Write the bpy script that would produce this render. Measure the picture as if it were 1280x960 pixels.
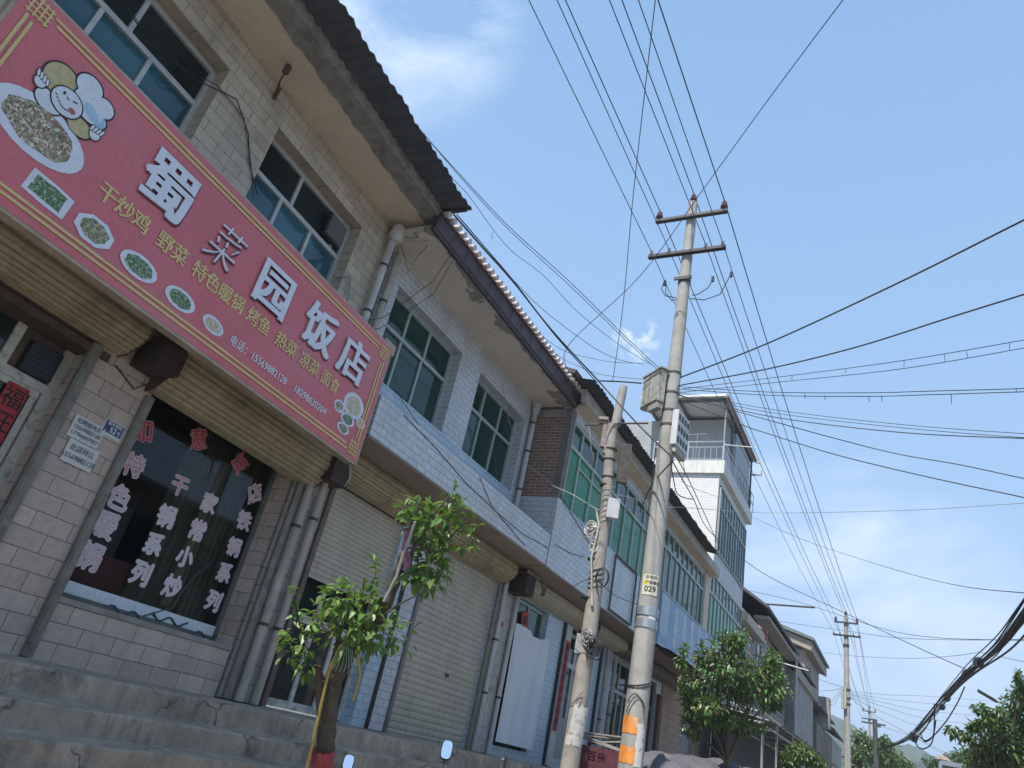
import bpy, bmesh, math, random
from mathutils import Vector, Matrix
random.seed(7)
SC = bpy.context.scene
for o in list(bpy.data.objects): bpy.data.objects.remove(o)
COL = SC.collection
HAZE = .0008
GZ = 1.35                       # eye height above the street
R_ = math.radians
# ------------------------------------------------------------------ camera
pitch, roll, yaw, F = .4640, .2232, -.5603, 896.5
cy, sy, cp, sp = math.cos(yaw), math.sin(yaw), math.cos(pitch), math.sin(pitch)
FW = Vector((sy*cp, cy*cp, sp)); r0 = Vector((cy, -sy, 0)); u0 = r0.cross(FW)
RT = r0*math.cos(roll) + u0*math.sin(roll); UP = -r0*math.sin(roll) + u0*math.cos(roll)
cam = bpy.data.cameras.new('camera'); camo = bpy.data.objects.new('camera', cam); COL.objects.link(camo)
camo.matrix_world = Matrix(((RT.x, UP.x, -FW.x, 0), (RT.y, UP.y, -FW.y, 0), (RT.z, UP.z, -FW.z, GZ), (0, 0, 0, 1)))
cam.sensor_width = 36; cam.lens = F/1280*36; cam.clip_end = 6000; cam.clip_start = .05
SC.camera = camo
def at(px, py, d):              # survey: a sight line of the photograph at d metres depth -> a point of the street
    v = (RT*((px-640)/F) - UP*((py-480)/F) + FW)*d
    return Vector((v.x, v.y, v.z+GZ))
# ------------------------------------------------------------------ world, sun, exposure
SUN_DIR = Vector((-.055, -.53, .845)).normalized()
elev = math.asin(SUN_DIR.z); azim = math.atan2(SUN_DIR.x, SUN_DIR.y)
W = bpy.data.worlds.new('World'); SC.world = W; W.use_nodes = True
wn, wl = W.node_tree.nodes, W.node_tree.links
wn.clear()
out = wn.new('ShaderNodeOutputWorld'); bg = wn.new('ShaderNodeBackground'); bg.inputs[1].default_value = .12
sky = wn.new('ShaderNodeTexSky'); sky.sky_type = 'NISHITA'; sky.sun_disc = False
sky.sun_elevation = elev; sky.sun_rotation = azim; sky.air_density = 1.0; sky.dust_density = 1.6; sky.ozone_density = 1.6; sky.altitude = 900
geo = wn.new('ShaderNodeTexCoord')
def wmath(op, a, b=None, c=None):
    n = wn.new('ShaderNodeMath'); n.operation = op
    for i, v in enumerate((a, b, c)):
        if v is None: continue
        if isinstance(v, (int, float)): n.inputs[i].default_value = v
        else: wl.new(v, n.inputs[i])
    return n.outputs[0]
def blob(px, py, rad):
    d = (at(px, py, 1) - Vector((0, 0, GZ))).normalized()
    dp = wn.new('ShaderNodeVectorMath'); dp.operation = 'DOT_PRODUCT'
    wl.new(geo.outputs['Generated'], dp.inputs[0]); dp.inputs[1].default_value = d
    mr = wn.new('ShaderNodeMapRange'); mr.interpolation_type = 'SMOOTHERSTEP'
    wl.new(dp.outputs['Value'], mr.inputs[0])
    mr.inputs[1].default_value = math.cos(rad); mr.inputs[2].default_value = math.cos(rad*.15)
    return mr.outputs[0]
mp = wn.new('ShaderNodeMapping'); mp.inputs['Scale'].default_value = (1, 1, 2.2)
wl.new(geo.outputs['Generated'], mp.inputs[0])
nz = wn.new('ShaderNodeTexNoise'); nz.inputs['Scale'].default_value = 4.2; nz.inputs['Detail'].default_value = 9; nz.inputs['Roughness'].default_value = .62
nz.inputs['Distortion'].default_value = .35
wl.new(mp.outputs[0], nz.inputs['Vector'])
nz2 = wn.new('ShaderNodeTexNoise'); nz2.inputs['Scale'].default_value = 26; nz2.inputs['Detail'].default_value = 6; nz2.inputs['Roughness'].default_value = .6
wl.new(geo.outputs['Generated'], nz2.inputs['Vector'])
n1 = wmath('SUBTRACT', nz.outputs[0], .37); n1 = wmath('MULTIPLY', n1, 2.2)
n2 = wmath('SUBTRACT', nz2.outputs[0], .44); n2 = wmath('MULTIPLY', n2, 5.0)
c1 = wmath('MULTIPLY', n1, wmath('MAXIMUM', blob(515, 5, .17), blob(440, -40, .19)))
c2 = wmath('MULTIPLY', n2, blob(795, 424, .040))
c3 = wmath('MULTIPLY', n1, wmath('MULTIPLY', wmath('MAXIMUM', blob(955, 665, .12), wmath('MAXIMUM', blob(1095, 665, .11), blob(1100, 765, .20))), .75))
cs = wmath('MAXIMUM', wmath('MAXIMUM', c1, c2), c3)
cs = wmath('MINIMUM', wmath('MAXIMUM', cs, 0), .62)
sep = wn.new('ShaderNodeSeparateXYZ'); wl.new(geo.outputs['Generated'], sep.inputs[0])
mrh = wn.new('ShaderNodeMapRange'); wl.new(sep.outputs[2], mrh.inputs[0])
mrh.inputs[1].default_value = .0; mrh.inputs[2].default_value = .85; mrh.inputs[3].default_value = .90; mrh.inputs[4].default_value = .72
vr = wn.new('ShaderNodeValToRGB'); wl.new(sep.outputs[2], vr.inputs[0]); veil = vr.outputs[0]
vr.color_ramp.elements[0].position = 0; vr.color_ramp.elements[0].color = (2.75, 4.0, 5.75, 1); vr.color_ramp.elements[1].position = .85; vr.color_ramp.elements[1].color = (1.45, 2.75, 4.75, 1)
mixh = wn.new('ShaderNodeMix'); mixh.data_type = 'RGBA'; wl.new(mrh.outputs[0], mixh.inputs[0])
wl.new(sky.outputs[0], mixh.inputs[6]); wl.new(veil, mixh.inputs[7])     # thin high veil
mixc = wn.new('ShaderNodeMix'); mixc.data_type = 'RGBA'; wl.new(cs, mixc.inputs[0])
wl.new(mixh.outputs[2], mixc.inputs[6]); mixc.inputs[7].default_value = (6.2, 6.7, 7.3, 1)
wl.new(mixc.outputs[2], bg.inputs[0]); wl.new(bg.outputs[0], out.inputs[0])
sl = bpy.data.lights.new('sun', 'SUN'); sl.energy = 4.2; sl.angle = R_(.53); sl.color = (1, .955, .88)
so = bpy.data.objects.new('sun', sl); COL.objects.link(so); so.rotation_euler = SUN_DIR.to_track_quat('Z', 'Y').to_euler()
so.location = (-10, -40, 60)
SC.view_settings.view_transform = 'Standard'; SC.view_settings.look = 'None'; SC.view_settings.exposure = .72; SC.view_settings.gamma = 1
SC.view_settings.use_curve_mapping = False
SC.cycles.max_bounces = 6; SC.cycles.diffuse_bounces = 3; SC.cycles.glossy_bounces = 3; SC.cycles.transparent_max_bounces = 12

# ------------------------------------------------------------------ materials
def newmat(name):
    m = bpy.data.materials.new(name); m.use_nodes = True
    nt = m.node_tree; return m, nt.nodes, nt.links, nt.nodes['Principled BSDF']
def noise(N, L, vec, scale, detail=4, rough=.55):
    n = N.new('ShaderNodeTexNoise'); n.inputs['Scale'].default_value = scale; n.inputs['Detail'].default_value = detail; n.inputs['Roughness'].default_value = rough
    if vec is not None: L.new(vec, n.inputs['Vector'])
    return n.outputs[0]
def ramp(N, L, fac, stops):
    r = N.new('ShaderNodeValToRGB'); L.new(fac, r.inputs[0]); e = r.color_ramp.elements
    while len(e) > 1: e.remove(e[-1])
    e[0].position = stops[0][0]; e[0].color = (*stops[0][1], 1)
    for p, c in stops[1:]:
        k = e.new(p); k.color = (*c, 1)
    return r.outputs[0]
def mix(N, L, fac, a, b, blend='MIX'):
    n = N.new('ShaderNodeMix'); n.data_type = 'RGBA'; n.blend_type = blend
    if isinstance(fac, (int, float)): n.inputs[0].default_value = fac
    else: L.new(fac, n.inputs[0])
    for i, v in ((6, a), (7, b)):
        if isinstance(v, tuple): n.inputs[i].default_value = (*v[:3], 1)
        else: L.new(v, n.inputs[i])
    return n.outputs[2]
def bump(N, L, h, strength, dist, b):
    n = N.new('ShaderNodeBump'); n.inputs['Strength'].default_value = strength; n.inputs['Distance'].default_value = dist
    L.new(h, n.inputs['Height']); L.new(n.outputs[0], b.inputs['Normal'])
def objvec(N, L, scale=(1, 1, 1)):
    t = N.new('ShaderNodeTexCoord'); m = N.new('ShaderNodeMapping'); m.inputs['Scale'].default_value = scale
    L.new(t.outputs['Object'], m.inputs[0]); return m.outputs[0]
_c = {}
def plain(name, col, rough=.7, metal=0, var=.25, scale=3, bmp=.0, streak=0, dirt=None, dcol=None, spec=None):
    if name in _c: return _c[name]
    m, N, L, b = newmat(name)
    v = objvec(N, L); n = noise(N, L, v, scale, 6, .6)
    dark = tuple(c*(1-var) for c in col); lite = tuple(min(1, c*(1+var*.6)) for c in col)
    c = ramp(N, L, n, [(.32, dark), (.68, lite)])
    if streak:
        v2 = objvec(N, L, (5, 5, .45)); s = noise(N, L, v2, 2.2, 5, .6)
        c = mix(N, L, ramp(N, L, s, [(.5, (0, 0, 0)), (.72, (streak, streak, streak))]), c, tuple(x*.42 for x in col))
    if dirt:
        s = noise(N, L, v, dirt, 5, .7)
        c = mix(N, L, ramp(N, L, s, [(.52, (0, 0, 0)), (.66, (1, 1, 1))]), c, dcol)
    gr = noise(N, L, v, max(22, scale*14), 8, .72)
    c = mix(N, L, .7, c, ramp(N, L, gr, [(.30, (.72, .72, .72)), (.62, (1, 1, 1))]), 'MULTIPLY')
    L.new(c, b.inputs['Base Color']); b.inputs['Roughness'].default_value = rough; b.inputs['Metallic'].default_value = metal
    if spec is not None: b.inputs['Specular IOR Level'].default_value = spec
    if bmp: bump(N, L, noise(N, L, v, scale*9, 5, .65), bmp, .02, b)
    _c[name] = m; return m
def bricks(name, c1, c2, mortar, bw, bh, ms=.006, rough=.6, bmp=.35, dirt=.35, dcol=(.12, .11, .1), dscale=.9, half=.5):
    if name in _c: return _c[name]
    m, N, L, b = newmat(name)
    t = N.new('ShaderNodeTexCoord'); g = N.new('ShaderNodeNewGeometry')
    vt = N.new('ShaderNodeVectorTransform'); vt.vector_type = 'NORMAL'; vt.convert_from = 'WORLD'; vt.convert_to = 'OBJECT'; L.new(g.outputs['True Normal'], vt.inputs[0])
    sn = N.new('ShaderNodeSeparateXYZ'); L.new(vt.outputs[0], sn.inputs[0])
    sx = N.new('ShaderNodeSeparateXYZ'); L.new(t.outputs['Object'], sx.inputs[0])
    def M(op, a, b_=None, c_=None):
        n = N.new('ShaderNodeMath'); n.operation = op
        for i, q in enumerate((a, b_, c_)):
            if q is None: continue
            if isinstance(q, (int, float)): n.inputs[i].default_value = q
            else: L.new(q, n.inputs[i])
        return n.outputs[0]
    fy = M('GREATER_THAN', M('ABSOLUTE', sn.outputs[1]), .6); fz = M('GREATER_THAN', M('ABSOLUTE', sn.outputs[2]), .6)
    def lerp(f, a, b_): return M('ADD', M('MULTIPLY', a, M('SUBTRACT', 1, f)), M('MULTIPLY', b_, f))
    u = lerp(fy, sx.outputs[1], sx.outputs[0]); v = lerp(fz, sx.outputs[2], sx.outputs[0])
    cb = N.new('ShaderNodeCombineXYZ'); L.new(u, cb.inputs[0]); L.new(v, cb.inputs[1])
    br = N.new('ShaderNodeTexBrick'); br.inputs['Scale'].default_value = 1; br.inputs['Brick Width'].default_value = bw; br.inputs['Row Height'].default_value = bh
    br.inputs['Mortar Size'].default_value = ms; br.inputs['Mortar Smooth'].default_value = .3; br.offset = half; br.inputs['Bias'].default_value = 0
    br.inputs['Color1'].default_value = (*c1, 1); br.inputs['Color2'].default_value = (*c2, 1); br.inputs['Mortar'].default_value = (*mortar, 1)
    nw = noise(N, L, t.outputs['Object'], 2.5, 3); off = N.new('ShaderNodeVectorMath'); off.operation = 'ADD'
    sc = N.new('ShaderNodeVectorMath'); sc.operation = 'SCALE'; n3 = N.new('ShaderNodeTexNoise'); n3.inputs['Scale'].default_value = 2.2; L.new(t.outputs['Object'], n3.inputs['Vector'])
    L.new(n3.outputs['Color'], sc.inputs[0]); sc.inputs['Scale'].default_value = bh*.12
    L.new(cb.outputs[0], off.inputs[0]); L.new(sc.outputs[0], off.inputs[1]); L.new(off.outputs[0], br.inputs['Vector'])
    n = noise(N, L, t.outputs['Object'], 14, 5, .65)
    c = mix(N, L, .45, br.outputs['Color'], ramp(N, L, n, [(.3, (.55, .55, .55)), (.7, (1, 1, 1))]), 'MULTIPLY')
    v2 = N.new('ShaderNodeMapping'); v2.inputs['Scale'].default_value = (2, 2, .5); L.new(t.outputs['Object'], v2.inputs[0])
    d = noise(N, L, v2.outputs[0], dscale, 7, .65)
    c = mix(N, L, ramp(N, L, d, [(.45, (0, 0, 0)), (.72, (dirt, dirt, dirt))]), c, dcol)
    L.new(c, b.inputs['Base Color']); b.inputs['Roughness'].default_value = rough
    inv = M('SUBTRACT', M('MULTIPLY', n, .25), br.outputs['Fac']); bump(N, L, inv, bmp, .008, b)
    _c[name] = m; return m
def glass(name, col, rough=.06, wave=.0, spec=.5, var=.5, vscale=.7):
    if name in _c: return _c[name]
    m, N, L, b = newmat(name)
    v = objvec(N, L, (1, 1, .5)); n = noise(N, L, v, vscale, 4)
    c = ramp(N, L, n, [(.35, tuple(x*(1-var) for x in col)), (.65, col)])
    L.new(c, b.inputs['Base Color']); b.inputs['Roughness'].default_value = rough; b.inputs['Specular IOR Level'].default_value = spec
    bump(N, L, noise(N, L, objvec(N, L), 1.1, 2), .12, .03, b)
    _c[name] = m; return m
def clearglass(name, tint=(.8, .85, .85)):
    if name in _c: return _c[name]
    m, N, L, b = newmat(name)
    tr = N.new('ShaderNodeBsdfTransparent'); tr.inputs[0].default_value = (*tint, 1)
    gl = N.new('ShaderNodeBsdfGlossy'); gl.inputs['Roughness'].default_value = .03; gl.inputs[0].default_value = (.9, .95, 1, 1)
    fr = N.new('ShaderNodeFresnel'); fr.inputs[0].default_value = 1.45
    ms = N.new('ShaderNodeMixShader'); L.new(fr.outputs[0], ms.inputs[0]); L.new(tr.outputs[0], ms.inputs[1]); L.new(gl.outputs[0], ms.inputs[2])
    L.new(ms.outputs[0], N['Material Output'].inputs[0]); _c[name] = m; return m
def leafmat(name, cols, trans=.35):
    if name in _c: return _c[name]
    m, N, L, b = newmat(name)
    g = N.new('ShaderNodeNewGeometry')
    k = len(cols); c = ramp(N, L, g.outputs['Random Per Island'], [(i/k, cc) for i, cc in enumerate(cols)])
    L.new(c, b.inputs['Base Color']); b.inputs['Roughness'].default_value = .38
    tl = N.new('ShaderNodeBsdfTranslucent'); L.new(mix(N, L, .5, c, (.25, .38, .03)), tl.inputs[0])
    ms = N.new('ShaderNodeMixShader'); ms.inputs[0].default_value = trans
    L.new(b.outputs[0], ms.inputs[1]); L.new(tl.outputs[0], ms.inputs[2]); L.new(ms.outputs[0], N['Material Output'].inputs[0])
    _c[name] = m; return m

# ------------------------------------------------------------------ mesh builder
OFF = {}
class MB:
    def __init__(s): s.v = []; s.f = []; s.m = []; s.sm = []
    def face(s, pts, mi=0, sm=False):
        i = len(s.v); s.v += [tuple(p) for p in pts]; s.f.append(tuple(range(i, i+len(pts)))); s.m.append(mi); s.sm.append(sm); return s
    def grid(s, rows, mi=0, sm=True, closeu=False):
        i0 = len(s.v); n = len(rows[0])
        for r in rows: s.v += [tuple(p) for p in r]
        for a in range(len(rows)-1):
            for b in range(n if closeu else n-1):
                b2 = (b+1) % n
                s.f.append((i0+a*n+b, i0+a*n+b2, i0+(a+1)*n+b2, i0+(a+1)*n+b)); s.m.append(mi); s.sm.append(sm)
        return s
    def box(s, x0, x1, y0, y1, z0, z1, mi=0):
        if x0 > x1: x0, x1 = x1, x0
        if y0 > y1: y0, y1 = y1, y0
        if z0 > z1: z0, z1 = z1, z0
        i = len(s.v)
        s.v += [(x, y, z) for z in (z0, z1) for y in (y0, y1) for x in (x0, x1)]
        for q in ((0, 2, 3, 1), (4, 5, 7, 6), (0, 1, 5, 4), (2, 6, 7, 3), (0, 4, 6, 2), (1, 3, 7, 5)):
            s.f.append(tuple(i+k for k in q)); s.m.append(mi); s.sm.append(False)
        return s
    def obox(s, c, ax, ay, az, mi=0):     # oriented box: centre and half vectors
        c, ax, ay, az = map(Vector, (c, ax, ay, az)); i = len(s.v)
        s.v += [tuple(c+ax*x+ay*y+az*z) for z in (-1, 1) for y in (-1, 1) for x in (-1, 1)]
        for q in ((0, 2, 3, 1), (4, 5, 7, 6), (0, 1, 5, 4), (2, 6, 7, 3), (0, 4, 6, 2), (1, 3, 7, 5)):
            s.f.append(tuple(i+k for k in q)); s.m.append(mi); s.sm.append(False)
        return s
    def prism(s, prof, y0, y1, mi=0):     # profile in (x,z) pulled along y
        n = len(prof); i = len(s.v)
        s.v += [(x, y0, z) for x, z in prof] + [(x, y1, z) for x, z in prof]
        for k in range(n):
            k2 = (k+1) % n; s.f.append((i+k, i+k2, i+n+k2, i+n+k)); s.m.append(mi); s.sm.append(False)
        s.f.append(tuple(i+k for k in range(n))[::-1]); s.m.append(mi); s.sm.append(False)
        s.f.append(tuple(i+n+k for k in range(n))); s.m.append(mi); s.sm.append(False)
        return s
    def tube(s, pts, r, seg=8, mi=0, cap=True, sm=True):
        pts = [Vector(p) for p in pts]; n = len(pts)
        rs = r if isinstance(r, (list, tuple)) else [r]*n
        rows = []; prev = None
        for i, p in enumerate(pts):
            t = (pts[min(i+1, n-1)]-pts[max(i-1, 0)]).normalized()
            if prev is None:
                a = Vector((0, 0, 1)) if abs(t.z) < .9 else Vector((1, 0, 0)); u = t.cross(a).normalized()
            else: u = (prev - t*prev.dot(t)).normalized()
            prev = u; w = t.cross(u)
            rows.append([p+(u*math.cos(2*math.pi*k/seg)+w*math.sin(2*math.pi*k/seg))*rs[i] for k in range(seg)])
        s.grid(rows, mi, sm, True)
        if cap: s.face(rows[0][::-1], mi); s.face(rows[-1], mi)
        return s
    def wall(s, x0, x1, ys, zs, holes, mi=0):  # slab x0..x1 with rectangular holes (y0,y1,z0,z1)
        Y = sorted(set(list(ys)+[h[0] for h in holes]+[h[1] for h in holes])); Z = sorted(set(list(zs)+[h[2] for h in holes]+[h[3] for h in holes]))
        def solid(a, b):
            if a < 0 or b < 0 or a >= len(Y)-1 or b >= len(Z)-1: return False
            yc, zc = (Y[a]+Y[a+1])/2, (Z[b]+Z[b+1])/2
            if not (ys[0] < yc < ys[-1] and zs[0] < zc < zs[-1]): return False
            return not any(h[0] < yc < h[1] and h[2] < zc < h[3] for h in holes)
        for a in range(len(Y)-1):
            for b in range(len(Z)-1):
                if not solid(a, b): continue
                y0, y1, z0, z1 = Y[a], Y[a+1], Z[b], Z[b+1]
                s.face([(x1, y0, z0), (x1, y1, z0), (x1, y1, z1), (x1, y0, z1)], mi)
                s.face([(x0, y1, z0), (x0, y0, z0), (x0, y0, z1), (x0, y1, z1)], mi)
                if not solid(a-1, b): s.face([(x0, y0, z0), (x1, y0, z0), (x1, y0, z1), (x0, y0, z1)], mi)
                if not solid(a+1, b): s.face([(x1, y1, z0), (x0, y1, z0), (x0, y1, z1), (x1, y1, z1)], mi)
                if not solid(a, b-1): s.face([(x0, y0, z0), (x0, y1, z0), (x1, y1, z0), (x1, y0, z0)], mi)
                if not solid(a, b+1): s.face([(x0, y0, z1), (x1, y0, z1), (x1, y1, z1), (x0, y1, z1)], mi)
        return s
    def build(s, name, mats, parent=None, loc=None, weld=False, bevel=0):
        me = bpy.data.meshes.new(name)
        off = -OFF.get(parent.name, Vector((0, 0, 0))) if parent else Vector((0, 0, 0))
        if loc is not None: off = off - Vector(loc)
        me.from_pydata([tuple(Vector(p)+off) for p in s.v], [], s.f)
        if not isinstance(mats, (list, tuple)): mats = [mats]
        for m in mats: me.materials.append(m)
        me.polygons.foreach_set('material_index', s.m); me.polygons.foreach_set('use_smooth', s.sm)
        me.update()
        if weld:
            bm = bmesh.new(); bm.from_mesh(me); bmesh.ops.remove_doubles(bm, verts=bm.verts, dist=1e-4); bm.to_mesh(me); bm.free()
        o = bpy.data.objects.new(name, me); COL.objects.link(o)
        if loc is not None: o.location = loc
        if parent:
            o.parent = parent
        if bevel:
            bv = o.modifiers.new('bevel', 'BEVEL'); bv.width = bevel; bv.segments = 2; bv.limit_method = 'ANGLE'
        return o
def tag(o, label=None, cat=None, group=None, kind=None):
    if label: o['label'] = label
    if cat: o['category'] = cat
    if group: o['group'] = group
    if kind: o['kind'] = kind
    return o
def thing(name, label, cat, loc, rz=0, group=None, z0=None):
    # z0: the children's coordinates are frontage coordinates (out from the wall, along the street, height over eye level)
    # otherwise the children's coordinates are street coordinates
    o = bpy.data.objects.new(name, None); COL.objects.link(o); o.empty_display_size = .2
    o.location = loc; o.rotation_euler = (0, 0, rz); tag(o, label, cat, group)
    OFF[o.name] = Vector((0, 0, z0)) if z0 is not None else Vector(loc)
    return o
def subpart(mb, name, mats, part, **k):   # child of a part, same coordinates
    o = mb.build(name, mats, part.parent, **k); o.parent = part
    return o
_glyph = {}
def glyphs(body, size, center, shear, thin=0):
    k = (body, round(size, 4), center, shear, thin)
    if k in _glyph: return _glyph[k]
    c = bpy.data.curves.new('t', 'FONT'); c.body = body; c.size = size; c.resolution_u = 3; c.offset = -thin*size
    if center: c.align_x = 'CENTER'
    c.shear = shear
    o = bpy.data.objects.new('t', c); COL.objects.link(o); bpy.context.view_layer.update()
    me = bpy.data.meshes.new_from_object(o.evaluated_get(bpy.context.evaluated_depsgraph_get()))
    V = [(v.co.x, v.co.y) for v in me.vertices]; Fc = [tuple(q.vertices) for q in me.polygons]
    bpy.data.objects.remove(o); bpy.data.curves.remove(c); bpy.data.meshes.remove(me)
    _glyph[k] = (V, Fc); return V, Fc
def textmb(body, size, h, y, z, depth=.004, bold=0, rot=0, center=True, squash=1, mb=None, shear=0, thin=0):
    V, Fc = glyphs(body, size, center, shear, thin); mb = mb or MB()
    ys = [v[1] for v in V] or [0]; my = (min(ys)+max(ys))/2 if center else 0
    ca, sa = math.cos(rot), math.sin(rot); n = len(V)
    b_ = bold*size
    sh = [(0, 0)] if b_ <= 0 else ([(0, 0), (b_, b_*.6), (-b_, b_*.6), (b_, -b_*.6), (-b_, -b_*.6)] if bold < .04 else [(0, 0)]+[(b_*math.cos(k*math.pi/4), b_*math.sin(k*math.pi/4)) for k in range(8)])
    edges = set()
    if depth > .003:
        for f in Fc:
            for a, b in zip(f, f[1:]+f[:1]): edges.add((a, b))
        edges = [(a, b) for a, b in edges if (b, a) not in edges]
    for si, (dx, dy) in enumerate(sh):
        i0 = len(mb.v); dz = depth-si*.00012
        def tr(v, zz):
            x = v[0]*squash+dx; yy = v[1]-my+dy
            return (h+zz, y+x*ca-yy*sa, z+x*sa+yy*ca)
        mb.v += [tr(v, dz) for v in V]
        for f in Fc: mb.f.append(tuple(i0+k for k in f)); mb.m.append(0); mb.sm.append(False)
        if depth > .003:
            mb.v += [tr(v, 0) for v in V]
            for a, b in edges: mb.f.append((i0+a, i0+n+a, i0+n+b, i0+b)); mb.m.append(0); mb.sm.append(False)
    return mb

# materials used in many places
M_alu = plain('aluminium', (.55, .56, .55), .45, .2, .12, 8)
M_cream_frame = plain('cream_frame', (.60, .57, .49), .55, 0, .2, 6, dirt=8, dcol=(.25, .22, .18))
M_greenframe = plain('green_frame', (.40, .47, .44), .45, .1, .12, 8)
M_conc = plain('concrete', (.33, .32, .30), .9, 0, .25, 2.5, .5, streak=.5)
M_step = plain('step_concrete', (.44, .36, .28), .92, 0, .25, 3, .7, streak=.6, dirt=1.6, dcol=(.20, .175, .145))
def stepmat():
    m = M_step; N, L = m.node_tree.nodes, m.node_tree.links; b = N['Principled BSDF']; src = b.inputs['Base Color'].links[0].from_socket
    v = objvec(N, L); nn = N.new('ShaderNodeTexNoise'); nn.inputs['Scale'].default_value = 3; nn.inputs['Detail'].default_value = 6; L.new(v, nn.inputs['Vector'])
    ad = N.new('ShaderNodeVectorMath'); ad.operation = 'MULTIPLY_ADD'; L.new(nn.outputs['Color'], ad.inputs[0]); ad.inputs[1].default_value = (.5, .5, .5); L.new(v, ad.inputs[2])
    vo = N.new('ShaderNodeTexVoronoi'); vo.feature = 'DISTANCE_TO_EDGE'; vo.inputs['Scale'].default_value = .9; L.new(ad.outputs[0], vo.inputs['Vector'])
    f = ramp(N, L, vo.outputs['Distance'], [(.004, (.75, .75, .75)), (.011, (0, 0, 0))])
    mk = ramp(N, L, noise(N, L, v, 1.3, 3), [(.48, (0, 0, 0)), (.56, (1, 1, 1))])
    c = mix(N, L, mix(N, L, 1.0, f, mk, 'MULTIPLY'), src, (.06, .055, .05))
    sp = noise(N, L, v, 9, 8, .8); c = mix(N, L, ramp(N, L, sp, [(.60, (0, 0, 0)), (.70, (.5, .5, .5))]), c, (.17, .15, .125))
    L.new(c, b.inputs['Base Color'])
stepmat()
M_conc_pole = plain('pole_concrete', (.35, .34, .315), .85, 0, .2, 5, .35, dirt=3, dcol=(.33, .31, .28))
M_steel = plain('dark_steel', (.08, .08, .085), .6, .3, .3, 9)
M_rust = plain('rusty_steel', (.10, .065, .05), .75, .1, .35, 9)
M_galv = plain('galvanised', (.35, .36, .36), .5, .5, .2, 12)
M_black = plain('black_rubber', (.02, .02, .022), .6, 0, .2, 9)
M_wire = plain('wire_black', (.03, .035, .045), .55, 0, .1, 4)
M_pvc = plain('pvc_pipe', (.52, .51, .49), .5, 0, .15, 4, streak=.5)
M_pvcdirty = plain('dirty_pipe', (.44, .385, .325), .6, 0, .2, 4, streak=.7)
M_rail = plain('shutter_rail', (.24, .22, .18), .6, .2, .25, 6, dirt=7, dcol=(.16, .12, .09))
M_roll = plain('shutter_slats', (.40, .325, .20), .5, .1, .14, 2, streak=.45, dirt=1.3, dcol=(.24, .19, .12))
M_rollcream = plain('shutter_slats_cream', (.50, .45, .34), .5, .1, .12, 2, streak=.4)
M_rollgrey = plain('shutter_slats_grey', (.48, .435, .345), .5, .1, .12, 2, streak=.35)
M_cream = plain('cream_plaster', (.64, .53, .41), .85, 0, .08, 1.2, .15, dirt=.8, dcol=(.52, .46, .38))
M_white = plain('white_paint', (.75, .75, .73), .5, 0, .06, 4)
M_glass_blue = glass('blue_glass', (.035, .125, .165), .05)
M_glass_dark = glass('dark_glass', (.02, .03, .03), .05)
M_glass_green = glass('green_glass', (.015, .06, .048), .05)
M_glass_vgreen = glass('vivid_green_glass', (.012, .21, .085), .08, spec=.25, var=.35)
M_red = plain('red_paper', (.45, .035, .04), .6, 0, .2, 6)
M_ink = plain('black_ink', (.02, .015, .015), .6, 0, .1, 6)

def slat_profile(z0, z1, h, pitch=.075, amp=.012):
    p = []; z = z1
    while z > z0+1e-6:
        zz = max(z0, z-pitch)
        p += [(h-amp, z), (h, z-pitch*.12 if z-pitch*.12 > zz else zz), (h+amp*.4, (z+zz)/2), (h, zz+(z-zz)*.12), (h-amp, zz+1e-4)]
        z = zz
    return p
def roller_curtain(y0, y1, z0, z1, h, pitch=.075):
    m = MB(); p = slat_profile(z0, z1, h, pitch)
    m.grid([[(x, y0, z) for x, z in p], [(x, y1, z) for x, z in p]], 0, False)
    m.box(h-.05, h-.02, y0, y1, z0, z1)
    m.box(h-.02, h+.015, y0, y1, z0-.03, z0)
    return m
def boxprof(z0, z1, d, h0=0, e=0):
    H = z1-z0; return [(h0, z0-e), (h0+d*.35, z0+.02-e), (h0+d*.8, z0+H*.26-e), (h0+d+e, z0+H*.48), (h0+d+e, z0+H*.84), (h0+d*.82, z1+e), (h0, z1+e)]
def roller_box(y0, y1, z0, z1, d, h0=0):
    # drum housing made of slats: a bulging profile with ribs
    ctrl = boxprof(z0, z1, d, h0)
    prof = []
    for (a, b) in zip(ctrl[:-1], ctrl[1:]):
        a = Vector(a); b = Vector(b); L = (b-a).length; n = max(1, round(L/.07)); t = (b-a)/L; nn = Vector((t.y, -t.x))
        if nn.dot((a+b)/2-Vector((h0, (z0+z1)/2))) < 0: nn = -nn
        for k in range(n):
            q = a+(b-a)*(k/n); q2 = a+(b-a)*((k+.5)/n)
            prof += [tuple(q-nn*.013), tuple(a+(b-a)*((k+.12)/n)+nn*.002), tuple(q2+nn*.009), tuple(a+(b-a)*((k+.88)/n)+nn*.004)]
    prof.append(tuple(ctrl[-1]))
    return MB().prism([(x, z) for x, z in prof], y0, y1)
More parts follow.
